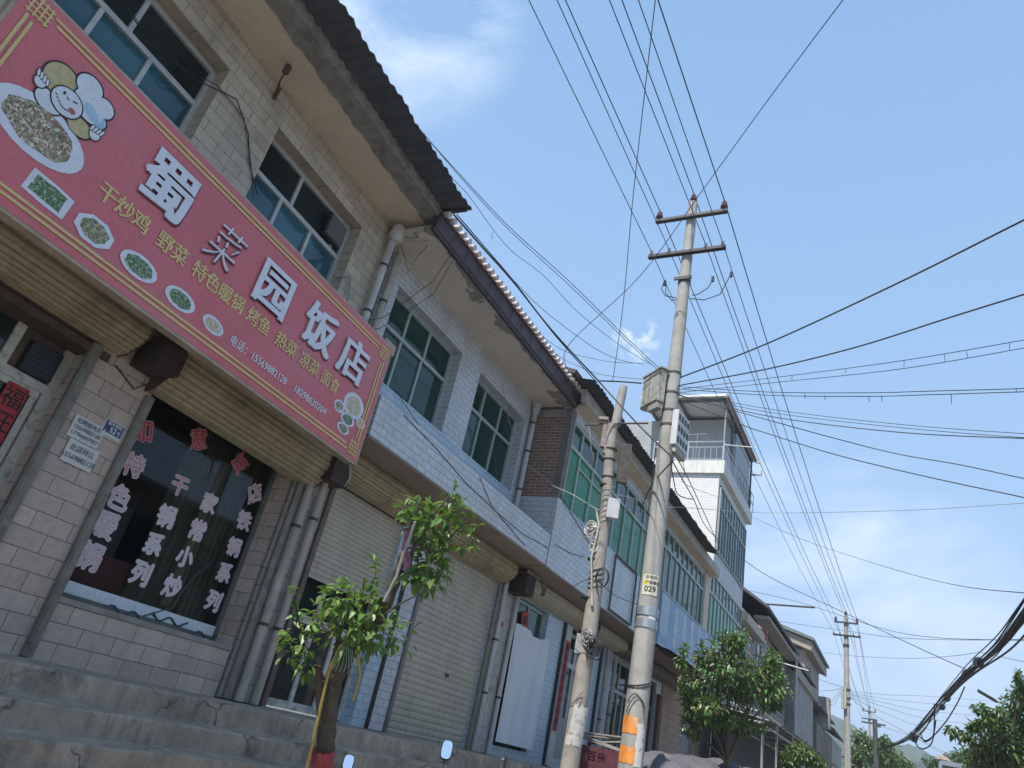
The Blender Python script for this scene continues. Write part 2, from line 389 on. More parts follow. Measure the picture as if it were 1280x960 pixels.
def window(root, y0, y1, z0, z1, h, mull_low, mull_up, tz, gm, fm, fw=.045, label=None, dep=.06, name='window', gm_up=None, rails=()):
    f = MB()
    f.box(h-dep/2, h+dep/2, y0, y1, z0, z0+fw); f.box(h-dep/2, h+dep/2, y0, y1, z1-fw, z1)
    f.box(h-dep/2-.002, h+dep/2+.002, y0, y0+fw, z0, z1); f.box(h-dep/2-.002, h+dep/2+.002, y1-fw, y1, z0, z1)
    if tz: f.box(h-dep/2+.003, h+dep/2+.004, y0+fw, y1-fw, tz-fw*.6, tz+fw*.6)
    for y in mull_low: f.box(h-dep/2+.006, h+dep/2-.004, y-fw*.45, y+fw*.45, z0+fw, (tz or z1)-fw*.6)
    for y in mull_up: f.box(h-dep/2+.006, h+dep/2-.004, y-fw*.45, y+fw*.45, tz+fw*.6, z1-fw)
    for (ya, yb, z) in rails: f.box(h-dep/2+.008, h+dep/2-.006, ya, yb, z-.018, z+.018)
    w = f.build(name, fm, root)
    if label: w['label'] = label
    def panes(ms, za, zb, mat):
        ed = [y0+fw*.5]+sorted(ms)+[y1-fw*.5]
        g = MB()
        for i, (a, b) in enumerate(zip(ed[:-1], ed[1:])):
            j = random.uniform(-.006, .006); k = random.uniform(-.005, .005)
            x = h-.012
            g.face([(x+j, a, za), (x-j, b, za), (x-j+k, b, zb), (x+j+k, a, zb)])
        subpart(g, 'pane', mat, w)
    if tz: panes(mull_low, z0+fw*.5, tz, gm); panes(mull_up, tz, z1-fw*.5, gm_up or gm)
    else: panes(mull_low, z0+fw*.5, z1-fw*.5, gm)
    return w
def pipe(root, pts, r, mat, name='downpipe', clamps=(), label=None):
    m = MB().tube(pts, r, 12)
    for z in clamps:
        # find the point on the pipe at height z
        for a, b in zip(pts[:-1], pts[1:]):
            a = Vector(a); b = Vector(b)
            if min(a.z, b.z) <= z <= max(a.z, b.z):
                p = a+(b-a)*((z-a.z)/(b.z-a.z)); m.tube([p-Vector((0, 0, .02)), p+Vector((0, 0, .02))], r+.01, 12, 1)
    o = m.build(name, [mat, M_rust], root)
    if label: o['label'] = label
    return o
def corrugated(root, name, y0, y1, x0, z0, x1, z1, mat, pitch=.09, amp=.018, th=.012):
    n = max(2, int((y1-y0)/pitch*4)); top = []; 
    def row(x, z, dz=0, jag=0):
        r = []
        for i in range(n+1):
            y = y0+(y1-y0)*i/n; k = math.sin(2*math.pi*(y-y0)/pitch)
            j = jag*math.sin(y*7.3)*math.sin(y*2.1)
            r.append((x+j, y, z+amp*k+dz))
        return r
    m = MB(); k = 5
    rows = [row(x0+(x1-x0)*t/k, z0+(z1-z0)*t/k+(-.03*math.sin(math.pi*t/k)), 0, .02*(t == k)) for t in range(k+1)]
    m.grid(rows)
    rows2 = [[(x, y, z-th) for x, y, z in r] for r in rows]
    m.grid(rows2[::-1]); m.grid([rows[-1], rows2[-1]], 0, False); m.grid([rows2[0], rows[0]], 0, False)
    return m.build(name, mat, root)
# ------------------------------------------------------------------ setting: ground, road, steps, hills
A1 = .0563
O1 = Vector((-7.45, 7.2, 0)); e1 = Vector((-math.sin(A1), math.cos(A1), 0)); n1v = Vector((math.cos(A1), math.sin(A1), 0))
def F1(s, h, z): return O1 + e1*s + n1v*h + Vector((0, 0, z+GZ))
M_earth = plain('earth', (.16, .14, .10), .95, 0, .3, .8, .4)
M_asph = plain('road_concrete', (.27, .255, .23), .92, 0, .2, 1.5, .3, dirt=.7, dcol=(.2, .19, .17))
M_pave = plain('pavement_concrete', (.30, .28, .25), .92, 0, .25, 1.8, .5, dirt=1, dcol=(.15, .14, .13))
g = MB(); 
NX = 24
g.grid([[(-3000+6000*i/NX, -3000+6000*j/NX, -.02) for i in range(NX+1)] for j in range(NX+1)][::-1], 0, False)
tag(g.build('ground', M_earth), kind='structure')
tag(MB().box(-3.0, 4.6, -60, 190, -.3, 0).build('road', M_asph), kind='structure')
p = MB(); p.box(-8.5, -3.16, -25, 130, -.3, .145); p.box(4.76, 9, -60, 190, -.3, .145)
tag(p.build('pavement', M_pave), kind='structure')
k = MB(); 
for i in range(-25, 130): k.box(-3.16, -3.0, i+.004, i+.996, -.3, .15)
for i in range(-25, 130): k.box(4.6, 4.76, i+.004, i+.996, -.3, .15)
tag(k.build('kerb', M_conc), kind='structure')
# steps and terrace in front of the houses
prof = [(-.4, -.125), (1.08, -.15), (1.10, -.17), (1.11, -.36), (1.48, -.375), (1.50, -.39), (1.51, -.565), (1.88, -.575), (1.90, -.59), (1.91, -.86), (2.2, -.87), (2.21, -1.3)]
path = []
for s_ in [x*.15 for x in range(-80, 1)]: path.append((O1+e1*s_, n1v))
for y in [7.35+.15*i for i in range(0, 175)]: path.append((Vector((-7.45, y, 0)), Vector((1, 0, 0))))
rows = []
rr = random.Random(3)
for (o_, n_) in path:
    w = math.sin(o_.y*1.7)*.006
    rows.append([tuple(o_+n_*(h+rr.uniform(-.008, .008)+(-.022*(rr.random() < .06) if i in (2, 5, 8) else 0)+(w if i > 1 else 0))+Vector((0, 0, z+GZ+rr.uniform(-.003, .003)+w*.5))) for i, (h, z) in enumerate(prof)])
st = MB(); st.grid(rows, 0, False)
st.face([Vector(q) for q in rows[0]][::-1]); st.face([Vector(q) for q in rows[-1]])
tag(st.build('steps', M_step), kind='structure')
# hills beyond the end of the street
def hmat(name, a, b_, sc):
    if name in _c: return _c[name]
    m, N, L, b = newmat(name); v = objvec(N, L); n = noise(N, L, v, sc, 8, .7)
    L.new(ramp(N, L, n, [(.35, a), (.5, b_), (.68, tuple(x*1.5 for x in b_))]), b.inputs['Base Color']); b.inputs['Roughness'].default_value = .95
    bump(N, L, n, 1.0, 6, b); _c[name] = m; return m
M_hill = hmat('wooded_hill', (.03, .045, .018), (.06, .085, .03), .06)
rh = random.Random(5)
def ridge(name, dist, profile, depth, jag):
    # profile: list of (px, py) of the crest on the horizon as surveyed; each placed at its own distance
    pts = [at(px, py, dist) for px, py in profile]
    n = 60; crest = []
    for i in range(n+1):
        t = i/n*(len(pts)-1); a = int(min(t, len(pts)-2)); q = pts[a].lerp(pts[a+1], t-a)
        q.z += (math.sin(i*1.3)*.5+math.sin(i*.57+1)+rh.uniform(-.5, .5))*jag; crest.append(q)
    rows = []
    for k, t in enumerate((0, .12, .3, .5, .75, 1)):
        r = []
        for i, q in enumerate(crest):
            d = Vector((q.x, q.y, 0)).normalized()
            b0 = Vector((q.x, q.y, 0)) - d*depth
            f = (1-t)**1.3
            r.append((q.x+(b0.x-q.x)*t + rh.uniform(-2, 2)*(t > 0), q.y+(b0.y-q.y)*t, max(-1, q.z*f + (rh.uniform(-3, 3) if 0 < t < 1 else 0))))
        rows.append(r)
    back = [(q.x*1.25, q.y*1.25, -1) for q in crest]
    m = MB(); m.grid([back]+rows); o = m.build(name, M_hill); tag(o, kind='structure'); return o
ridge('hill', 620, [(900, 890), (985, 890), (1040, 895), (1068, 907), (1090, 921), (1112, 927), (1135, 930), (1152, 937), (1170, 946), (1195, 956), (1230, 950), (1300, 958), (1420, 985)], 330, 1.0)
ridge('hill', 380, [(1120, 955), (1150, 948), (1172, 943), (1195, 944), (1215, 946), (1250, 935), (1300, 940), (1400, 965)], 170, 1.5)

# ------------------------------------------------------------------ restaurant building (the nearest)
T0 = -.125
rb = thing('restaurant_building', 'nearest two-storey building of pinkish grey blocks with a restaurant on its ground floor', 'building', (O1.x, O1.y, GZ+T0), A1, z0=T0)
M_block = bricks('pink_grey_blocks', (.62, .49, .405), (.49, .385, .32), (.17, .13, .10), .40, .178, .0045, .8, .5, .35)
M_blockup = bricks('grey_blocks', (.57, .485, .37), (.45, .38, .30), (.18, .145, .11), .44, .165, .0045, .8, .5, .4)
M_reveal = plain('reveal_plaster', (.36, .31, .26), .85, 0, .2, 3, .2, streak=.3)
w = MB(); w.wall(-.32, 0, [-12, .0], [3.3, 7.37], [(-2.88, -.82, 4.9, 6.80), (-5.93, -3.84, 4.9, 6.78), (-9.1, -7.0, 4.9, 6.78)])
o = w.build('wall', M_blockup, rb)
w = MB(); w.wall(-.34, -.001, [-12, -.38], [-.3, 3.3], [(-5.35, -3.66, -.1, 2.85), (-2.86, -.385, .42, 2.95), (-8.6, -6.1, -.1, 2.85)])
w.build('wall', M_block, rb)
window(rb, -2.88, -.82, 4.9, 6.80, -.25, [-2.2, -1.52], [-2.02, -1.07], 6.18, M_glass_blue, M_alu, .06, gm_up=M_glass_dark)
window(rb, -5.93, -3.84, 4.9, 6.78, -.25, [-4.56, -5.22], [-4.9, -4.4][:1], 6.16, M_glass_blue, M_alu, .06, gm_up=M_glass_dark)
window(rb, -9.1, -7.0, 4.9, 6.78, -.25, [-8.4, -7.7], [-8.05], 6.16, M_glass_blue, M_alu, .06, gm_up=M_glass_dark)
# louvred fan in the upper pane of the second window
v = MB(); v.box(-.22, -.14, -1.36, -.98, 6.26, 6.66)
for i in range(5): v.obox((-.12, -1.17, 6.32+.07*i), (.02, 0, .018), (0, .17, 0), (.004, 0, -.006), 1)
v.build('ventilator', [M_black, plain('grey_louvre', (.16, .16, .16), .6)], rb)
# eave slab, mortar edge, sheet roof
e = MB(); e.box(-.3, .66, -12, -.02, 7.37, 7.50); e.build('eave', M_cream, rb)
M_eaveedge = plain('eave_mortar', (.27, .255, .235), .9, 0, .3, 4, .6, dirt=3, dcol=(.16, .15, .14))
e = MB(); n = 160
r1, r2, r3, r4 = [], [], [], []
for i in range(n+1):
    y = -12+11.98*i/n; j = math.sin(y*9)*.012+math.sin(y*23)*.008+rr.uniform(-.012, .012)
    r1.append((.64+j, y, 7.36)); r2.append((.98, y, 7.345)); r3.append((1.0, y, 7.56)); r4.append((.6, y, 7.56))
e.grid([r4, r1, r2, r3, r4], 0, False); e.build('eave_edge', M_eaveedge, rb)
M_sheet = plain('dark_blue_sheet', (.085, .09, .105), .6, .2, .3, 3, .1, streak=.4)
corrugated(rb, 'roof', -12, -.18, .5, 7.60, 1.50, 7.50, M_sheet, .17, .022)
rf = MB(); rf.face([(.52, -12, 7.62), (.52, -.15, 7.62), (-5, -.15, 9.0), (-5, -12, 9.0)]); rf.build('roof', M_sheet, rb)
for y in [-11+1.1*i for i in range(10)]:
    pass
MB().box(.6, 1.42, -.22, -.17, 7.47, 7.56).build('roof_batten', M_sheet, rb)
# rear and far masses so that the building is solid
w = MB(); w.box(-8, -.33, -12, -.02, 3.35, 7.34); w.build('rear_block', M_reveal, rb)
# slab over the shops
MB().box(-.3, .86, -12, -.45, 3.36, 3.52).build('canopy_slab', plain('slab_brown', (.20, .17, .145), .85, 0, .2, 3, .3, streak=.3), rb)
MB().box(.86, .93, -12, -.36, 2.985, 3.07).box(.80, .94, -12, -.36, 3.07, 3.10).build('timber_batten', plain('old_timber', (.26, .215, .16), .8, 0, .3, 5, .3, streak=.4), rb)
# roller shutter housings
def rbox(root, y0, y1, z0, z1, d, mat=M_roll, h0=0.0, label=None):
    o = roller_box(y0, y1, z0, z1, d, h0).build('shutter_box', mat, root)
    if label: o['label'] = label
    subpart(MB().prism(boxprof(z0, z1, d, h0, .012), y1, y1+.018), 'end_plate', M_rust, o)
    subpart(MB().prism(boxprof(z0, z1, d, h0, .012), y0-.018, y0), 'end_plate', M_rust, o)
    return o
rbox(rb, -7.2, -3.42, 2.83, 3.30, .36)
rbox(rb, -2.95, -.08, 2.665, 3.30, .36)
MB().box(-.3, .04, -6.0, -3.5, 2.70, 2.78).build('door_lintel', M_rust, rb)
# guide rails of the shutters
for (y0, y1, zb, zt) in ((-3.73, -3.615, -.12, 2.80), (-2.935, -2.835, -.12, 2.62), (-6.2, -6.1, -.12, 2.8)):
    r = MB(); r.box(0, .055, y0, y1, zb, zt); r.box(.055, .062, y0+.02, y1-.02, zb, zt); r.build('shutter_rail', M_rail, rb)
# door under the left housing
door = MB(); fm = .05
for (y0, y1, z0, z1) in ((-5.35, -5.25, -.1, 2.85), (-3.76, -3.66, -.1, 2.85), (-5.25, -3.76, 2.78, 2.85), (-5.25, -3.76, 2.19, 2.28), (-4.29, -4.20, 2.28, 2.78), (-5.25, -3.76, -.1, .02)):
    door.box(-.33, -.27, y0, y1, z0, z1)
for (a, b) in ((-4.5, -3.78), (-5.24, -4.52)):
    door.box(-.325, -.285, a, a+.07, .02, 2.19); door.box(-.325, -.285, b-.07, b, .02, 2.19); door.box(-.325, -.285, a+.07, b-.07, .02, .5); door.box(-.325, -.285, a+.07, b-.07, 2.12, 2.19)
dr = door.build('door', M_cream_frame, rb)
gp = MB()
for (y0, y1, z0, z1) in ((-5.25, -4.29, 2.28, 2.78), (-4.43, -3.85, .5, 2.12), (-5.17, -4.59, .5, 2.12)): gp.face([(-.3, y0, z0), (-.3, y1, z0), (-.3, y1, z1), (-.3, y0, z1)])
subpart(gp, 'pane', M_glass_dark, dr)
bp = MB(); bp.face([(-.305, -4.20, 2.28), (-.305, -3.76, 2.28), (-.305, -3.76, 2.78), (-.305, -4.20, 2.78)])
subpart(bp, 'board', plain('brown_board', (.16, .11, .07), .8, 0, .35, 4), dr)
fan = MB(); fan.box(-.29, -.2, -4.11, -3.79, 2.29, 2.60)
for i in range(6): fan.box(-.2, -.193, -4.09, -3.81, 2.31+.05*i, 2.335+.05*i, 1)
fan.build('ventilator', [M_black, plain('louvre_navy', (.03, .035, .05), .6)], rb)
cp_ = MB(); cp_.box(-.268, -.264, -4.10, -3.88, 1.38, 2.15)
sc_ = tag(cp_.build('door_couplet', M_red, rb), 'red paper strip with black characters on the left door')
t_ = MB()
for i, ch in enumerate('福旺财'): textmb(ch, .22, -.264, -3.99, 2.02-.245*i, .001, .012, mb=t_)
subpart(t_, 'writing', M_ink, sc_)
# shop window
sw = MB()
for (y0, y1, z0, z1) in ((-2.86, -2.80, .46, 2.95), (-.45, -.385, .46, 2.95), (-2.80, -.45, .46, .52)):
    sw.box(-.36, -.30, y0, y1, z0, z1)
swo = sw.build('shop_window', plain('dark_window_frame', (.14, .15, .13), .6, .1, .2, 8), rb)
gp = MB(); gp.face([(-.33, -2.80, .52), (-.33, -.45, .52), (-.33, -.45, 2.95), (-.33, -2.80, 2.95)]); subpart(gp, 'pane', clearglass('shop_glass'), swo)
M_pinkback = plain('sticker_pale', (.72, .62, .64), .6, 0, .1, 9)
M_pinkfade = plain('sticker_pink', (.62, .30, .34), .6, 0, .25, 20)
M_redlet = plain('sticker_red', (.50, .07, .075), .55, 0, .15, 9)
M_fade = plain('sticker_faded', (.66, .50, .54), .6, 0, .2, 30)
LET = [('如', -2.55, 2.37, .38, 0, .26), ('意', -1.80, 2.62, .45, 0, .25), ('饭', -1.05, 2.62, -.55, 0, .23), ('店', -.62, 2.37, .60, 1, .24),
       ('特', -2.46, 1.98, .1, 1, .25), ('色', -2.45, 1.60, -.03, 2, .26), ('暖', -2.47, 1.28, -.05, 2, .27), ('锅', -2.47, .93, -.04, 2, .27),
       ('干', -1.78, 2.00, .05, 1, .23), ('锅', -1.78, 1.62, .05, 3, .24), ('系', -1.79, 1.28, 0, 3, .24), ('列', -1.79, .94, -.02, 3, .25),
       ('家', -1.27, 1.98, .02, 2, .23), ('常', -1.28, 1.62, 0, 2, .24), ('小', -1.30, 1.28, .1, 3, .23), ('炒', -1.31, .92, 0, 3, .24),
       ('铁', -.62, 1.98, .08, 2, .23), ('锅', -.62, 1.62, 0, 2, .22), ('系', -.62, 1.28, 0, 2, .23), ('列', -.62, .92, -.04, 3, .23)]
for ch, y, z, ro, st_, sz in LET:
    sz *= 1.1
    m = textmb(ch, sz*1.0, -.326, y, z, .0015, .055, ro)
    m2 = textmb(ch, sz*1.0, -.3245, y, z, .001, .006 if st_ else .014, ro)
    i0 = len(m.v); m.v += m2.v; m.f += [tuple(i0+k for k in f) for f in m2.f]; m.m += [1]*len(m2.f); m.sm += m2.sm
    subpart(m, 'letter', [M_pinkback if st_ else M_pinkfade, (M_redlet, M_pinkfade, M_fade, plain('sticker_white', (.66, .6, .63), .6, 0, .12, 20))[st_]], swo)
bn = MB(); bn.grid([[(-.31+.01*math.sin(i*.9), -2.80+2.35*i/24, .64-.0*i) for i in range(25)], [(-.315, -2.80+2.35*i/24, .455+.012*math.sin(i*.7)) for i in range(25)]])
subpart(bn, 'paper_strip', plain('pale_blue_paper', (.70, .75, .80), .6, 0, .08, 1.2, dirt=.8, dcol=(.42, .60, .68)), swo)
cr = MB()
for i in range(3):
    pts = [(-.300, -2.05+.6*i+.05*j, .50+.035*math.sin(j*1.1+i*2)+.05*(i == 1)) for j in range(12)]
    cr.tube(pts, .011, 6)
cr.tube([(-.302, -1.55, .52), (-.302, -1.2, .70), (-.304, -1.15, .95), (-.304, -1.02, 1.18), (-.304, -.9, 1.32)], .008, 6)
subpart(cr, 'glass_crack_tape', plain('crack_tape', (.05, .09, .10), .5), swo)
MB().box(-.32, .012, -2.86, -.385, .40, .455).build('window_sill', plain('sill_concrete', (.34, .30, .27), .85, 0, .2, 4, .3, dirt=3, dcol=(.26, .24, .2)), rb)
# room behind the shop window
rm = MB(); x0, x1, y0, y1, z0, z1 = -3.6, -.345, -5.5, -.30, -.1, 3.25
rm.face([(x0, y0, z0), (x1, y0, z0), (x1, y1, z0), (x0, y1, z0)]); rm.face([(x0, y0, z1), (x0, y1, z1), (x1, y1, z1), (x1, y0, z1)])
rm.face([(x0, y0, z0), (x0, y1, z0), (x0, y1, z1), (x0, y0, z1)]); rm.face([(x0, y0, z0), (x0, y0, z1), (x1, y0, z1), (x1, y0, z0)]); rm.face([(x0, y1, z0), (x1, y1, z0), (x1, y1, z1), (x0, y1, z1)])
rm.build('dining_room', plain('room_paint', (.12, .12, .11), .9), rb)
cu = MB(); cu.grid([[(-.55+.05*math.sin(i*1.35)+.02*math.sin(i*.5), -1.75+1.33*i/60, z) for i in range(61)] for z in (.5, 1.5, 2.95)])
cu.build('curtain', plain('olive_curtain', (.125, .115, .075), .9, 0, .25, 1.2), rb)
cu = MB(); cu.grid([[(-.62+.02*math.sin(i*1.1), -2.78+1.05*i/20, z) for i in range(21)] for z in (.5, 1.03)])
cu.build('tablecloth', plain('maroon_cloth', (.12, .018, .03), .9, 0, .25, 3), rb)
sf = MB(); sf.box(-1.2, -.75, -2.7, -1.9, .5, 1.62); sf.build('cabinet', plain('grey_cabinet', (.05, .065, .07), .4), rb)
# notices, number plate
def paper(name, label, mat, y0, y1, z0, z1, lines, size, ink, root, h=.012, border=None, sk=0):
    m = MB(); m.grid([[(h+.004*math.sin(i*1.7), y0+(y1-y0)*i/4, z0) for i in range(5)], [(h+.006*math.sin(i*1.3+1), y0+(y1-y0)*i/4, z1) for i in range(5)]], 0, False)
    o = tag(m.build(name, mat, root), label)
    t = MB(); n = len(lines)
    for i, l in enumerate(lines):
        textmb(l, size, h+.008, (y0+y1)/2, z1-(z1-z0)*(i+.75)/(n+.5), .001, .01, mb=t)
    subpart(t, 'writing', ink, o)
    return o
M_paper = plain('paper', (.66, .66, .64), .8, 0, .08, 5)
M_greyink = plain('grey_ink', (.16, .16, .17), .7)
paper('paper_notice', 'upper white paper notice with three lines of writing', M_paper, -3.52, -3.17, 1.86, 2.09, ['招聘服务员', '15569882128', '17794447957'], .058, M_greyink, rb, .012)
paper('paper_notice', 'lower white paper notice with two lines of writing', M_paper, -3.47, -3.12, 1.62, 1.85, ['此店转让', '15569882128'], .07, M_greyink, rb, .020)
npl = MB(); npl.box(0, .008, -3.21, -2.97, 2.03, 2.20); npl.box(.008, .011, -3.20, -2.98, 2.065, 2.19, 1)
npo = tag(npl.build('house_number', [M_paper, plain('enamel_blue', (.03, .05, .16), .3)], rb), 'small blue house number plate')
t = MB(); textmb('城关镇路', .045, .012, -3.09, 2.165, .001, .01, mb=t); textmb('52', .08, .012, -3.09, 2.105, .001, .02, mb=t); textmb('号', .05, .012, -3.02, 2.10, .001, .01, mb=t)
subpart(t, 'writing', M_white, npo)
# brown boxes at the ends of the housings
for (y0, y1, z0, z1, hh) in ((-3.27, -2.97, 2.80, 3.10, .46), (-.16, .22, 2.80, 3.14, .46)):
    b_ = MB(); b_.box(.02, hh, y0, y1, z0, z1); b_.build('motor_box', plain('dark_brown_box', (.055, .035, .03), .8, 0, .3, 8, .3), rb, bevel=.01)
# party pillar with pipes
M_tilesm = bricks('small_white_tiles', (.52, .49, .45), (.44, .42, .39), (.10, .10, .10), .11, .23, .005, .35, .25, .4, (.25, .23, .2), 1.5, 0)
MB().box(-.3, -.06, -.38, -.33, -.12, 3.3).build('gap_shade_strip', M_black, rb)  # black strip stands in for the shade inside the gap
MB().box(-.06, .05, -.33, .45, -.12, 3.3).build('pillar', M_tilesm, rb)
MB().box(.05, .10, -.33, -.22, -.12, 2.78).build('shutter_rail', M_rail, rb)
MB().box(.05, .10, .36, .45, -.12, 2.9).build('shutter_rail', plain('rail_brown', (.17, .12, .10), .7, .1, .3, 7), rb)
pipe(rb, [(.13, -.10, -.12), (.13, -.14, 1.6), (.13, -.14, 3.3)], .058, M_pvcdirty, clamps=(.8, 2.1))
pipe(rb, [(.13, .19, -.12), (.13, .15, 1.8), (.13, .14, 2.55), (.2, .05, 2.75), (.3, 0, 3.3)], .055, M_pvcdirty, clamps=(.8, 2.3))
pipe(rb, [(.12, -.22, 3.4), (.12, -.2, 5.0), (.14, -.2, 7.0), (.2, -.2, 7.2)], .062, M_pvc, clamps=(5.6, 6.5))
MB().tube([(.22, -.2, 6.98), (.2, -.2, 7.05), (.2, -.2, 7.22), (.2, -.2, 7.30)], [.07, .13, .13, .09], 14).build('rainwater_head', M_pvc, rb)
MB().tube([(.26, -.18, 7.04), (.7, -.02, 7.12), (1.0, .05, 7.2)], .035, 8).build('overflow_pipe', M_pvcdirty, rb)
pipe(rb, [(.1, .1, 3.5), (.1, .1, 7.0)], .06, M_pvcdirty, clamps=(4.6, 6.0))
# wire bracket under the eave
hk = MB(); hk.tube([(.34, -3.37, 7.36), (.34, -3.37, 7.24), (.24, -3.32, 7.20), (.14, -3.25, 7.14), (.05, -3.18, 7.10), (0, -3.14, 7.08)], .012, 6); hk.tube([(.34, -3.37, 7.33), (.34, -3.37, 7.20)], .045, 8)
hk.tube([(.1, -3.2, 7.2), (.02, -3.14, 7.05)], .03, 6); hk.tube([(.2, -3.3, 7.17), (.16, -3.2, 7.05)], .01, 5)
hk.build('lamp_bracket', M_rust, rb)
# house cables on the wall
def housecable(root, pts, r=.008, mat=M_black): return MB().tube(pts, r, 5).build('cable', mat, root)
housecable(rb, [(-.2, -6.2, 6.62), (-.15, -4.9, 6.28), (.02, -4.2, 6.2), (.03, -3.6, 6.52), (.03, -3.25, 6.28), (.03, -3.05, 5.95), (.02, -2.75, 5.7)])
housecable(rb, [(-.2, -5.8, 6.5), (-.1, -4.5, 6.2), (.03, -3.9, 6.42), (.03, -3.4, 6.40), (.03, -3.1, 6.05), (.02, -2.9, 5.8), (.02, -2.78, 5.6)], .006)
housecable(rb, [(.02, -3.4, 2.72), (.03, -3.1, 2.6), (.03, -3.0, 2.72), (.03, -2.95, 2.66)], .008)
housecable(rb, [(-.05, -.95, 5.75), (.05, -.72, 5.9), (.06, -.62, 5.6), (.06, -.62, 4.9)], .018, M_galv)
housecable(rb, [(.03, -.7, 5.2), (.2, -.3, 5.35), (.3, 0, 5.6), (.8, .3, 6.5), (1.0, .35, 7.2)], .006)
housecable(rb, [(.03, -.7, 5.0), (.2, -.3, 5.15), (.3, 0, 5.4), (.8, .4, 6.3), (1.0, .45, 7.2)], .006)
housecable(rb, [(.25, -.1, 7.0), (.4, .1, 6.6), (.5, .1, 6.9), (.7, .1, 7.2)], .006)

# ------------------------------------------------------------------ the red sign
HS = 1.0
sg = thing('restaurant_sign', 'large red restaurant sign with big white characters hung across the nearest building', 'shop sign', tuple(F1(-3.26, HS, 2.95)), A1)
OFF[sg.name] = Vector((HS, -3.26, 2.95))
M_signred = plain('sign_red', (.60, .135, .15), .34, 0, .10, .8, dirt=.6, dcol=(.54, .165, .185))
M_signedge = plain('sign_edge', (.42, .33, .24), .6, 0, .2, 4, streak=.4)
SY0, SY1, SZ0, SZ1 = -6.12, -.40, 2.95, 4.73
sb = MB(); sb.box(HS-.13, HS-.004, SY0-.03, SY1+.03, SZ0-.03, SZ1+.03); sb.build('sign_frame', M_signedge, sg)
pnl = MB(); pnl.grid([[(HS+.004*math.sin(i*.8)*math.sin(j*1.1), SY0+(SY1-SY0)*i/20, SZ0+(SZ1-SZ0)*j/6) for i in range(21)] for j in range(7)])
pnl.build('sign_panel', M_signred, sg)
M_yel = plain('sign_yellow', (.66, .50, .20), .5, 0, .1, 5)
M_lav = plain('sign_white', (.68, .69, .76), .45, 0, .06, 5)
M_shadow = plain('letter_edge', (.16, .02, .05), .5)
bd = MB(); hb = HS+.006
for ins in (.095, .150):
    t2 = .013; a0, a1, b0, b1 = SY0+ins, SY1-ins, SZ0+ins, SZ1-ins; c_ = .15 if ins > .1 else .17
    for z in (b0, b1): bd.box(hb, hb+.003, a0+c_, a1-c_, z-t2, z+t2)
    for y in (a0, a1): bd.box(hb, hb+.003, y-t2, y+t2, b0+c_, b1-c_)
for yy in (SY0+.15, SY1-.15):
    for zz in (SZ0+.15, SZ1-.15):
        for k_ in (-.075, -.025, .025, .075):
            bd.box(hb, hb+.0035, yy-.10, yy+.10, zz+k_-.008, zz+k_+.008); bd.box(hb, hb+.0045, yy+k_-.008, yy+k_+.008, zz-.10, zz+.10)
bd.build('sign_border', M_yel, sg)
def bigchar(ch, y, z, size, bold, thin=0, squash=1, shear=0):
    m = textmb(ch, size, HS+.012, y, z, .018, bold, 0, squash=squash, shear=shear, thin=thin)
    o = m.build('character', M_lav, sg)
    m2 = textmb(ch, size, HS+.006, y+.018, z-.018, .003, bold*1.25, 0, squash=squash, shear=shear, thin=thin*.5)
    subpart(m2, 'outline', M_shadow, o)
bigchar('蜀', -4.34, 4.15, .63, .028); bigchar('园', -2.72, 4.10, .60, .028); bigchar('饭', -1.85, 4.13, .60, .028); bigchar('店', -1.10, 4.13, .60, .028)
bigchar('菜', -3.56, 4.08, .54, 0, squash=.8, shear=.28, thin=.016)
for tx, y in (('干炒鸡', -4.60), ('野菜', -4.02), ('特色暖锅', -3.37), ('烤鱼', -2.74), ('热菜', -2.25), ('凉菜', -1.80), ('面食', -1.36)):
    textmb(tx, .205, HS+.006, y, 3.655, .003, .022, 0, squash=.93).build('dish_name', M_yel, sg)
textmb('电话：15569882128', .125, HS+.006, -2.52, 3.27, .003, .012, squash=.9).build('phone_number', M_lav, sg)
textmb('18298630204', .125, HS+.006, -1.58, 3.27, .003, .012, squash=.95).build('phone_number', M_lav, sg)
def foodmat(name, cols, sc):
    if name in _c: return _c[name]
    m, N, L, b = newmat(name); v = objvec(N, L); vo = N.new('ShaderNodeTexVoronoi'); vo.inputs['Scale'].default_value = sc; nn = N.new('ShaderNodeTexNoise'); nn.inputs['Scale'].default_value = sc*.35; nn.inputs['Detail'].default_value = 4; L.new(v, nn.inputs['Vector']); ad = N.new('ShaderNodeVectorMath'); ad.operation = 'MULTIPLY_ADD'; L.new(nn.outputs['Color'], ad.inputs[0]); k_ = 4.5/sc; ad.inputs[1].default_value = (k_, k_, k_); L.new(v, ad.inputs[2]); L.new(ad.outputs[0], vo.inputs['Vector'])
    s_ = N.new('ShaderNodeSeparateColor'); L.new(vo.outputs['Color'], s_.inputs[0])
    k = len(cols); L.new(ramp(N, L, s_.outputs[0], [(i/k, c) for i, c in enumerate(cols)]), b.inputs['Base Color']); b.inputs['Roughness'].default_value = .4; _c[name] = m; return m
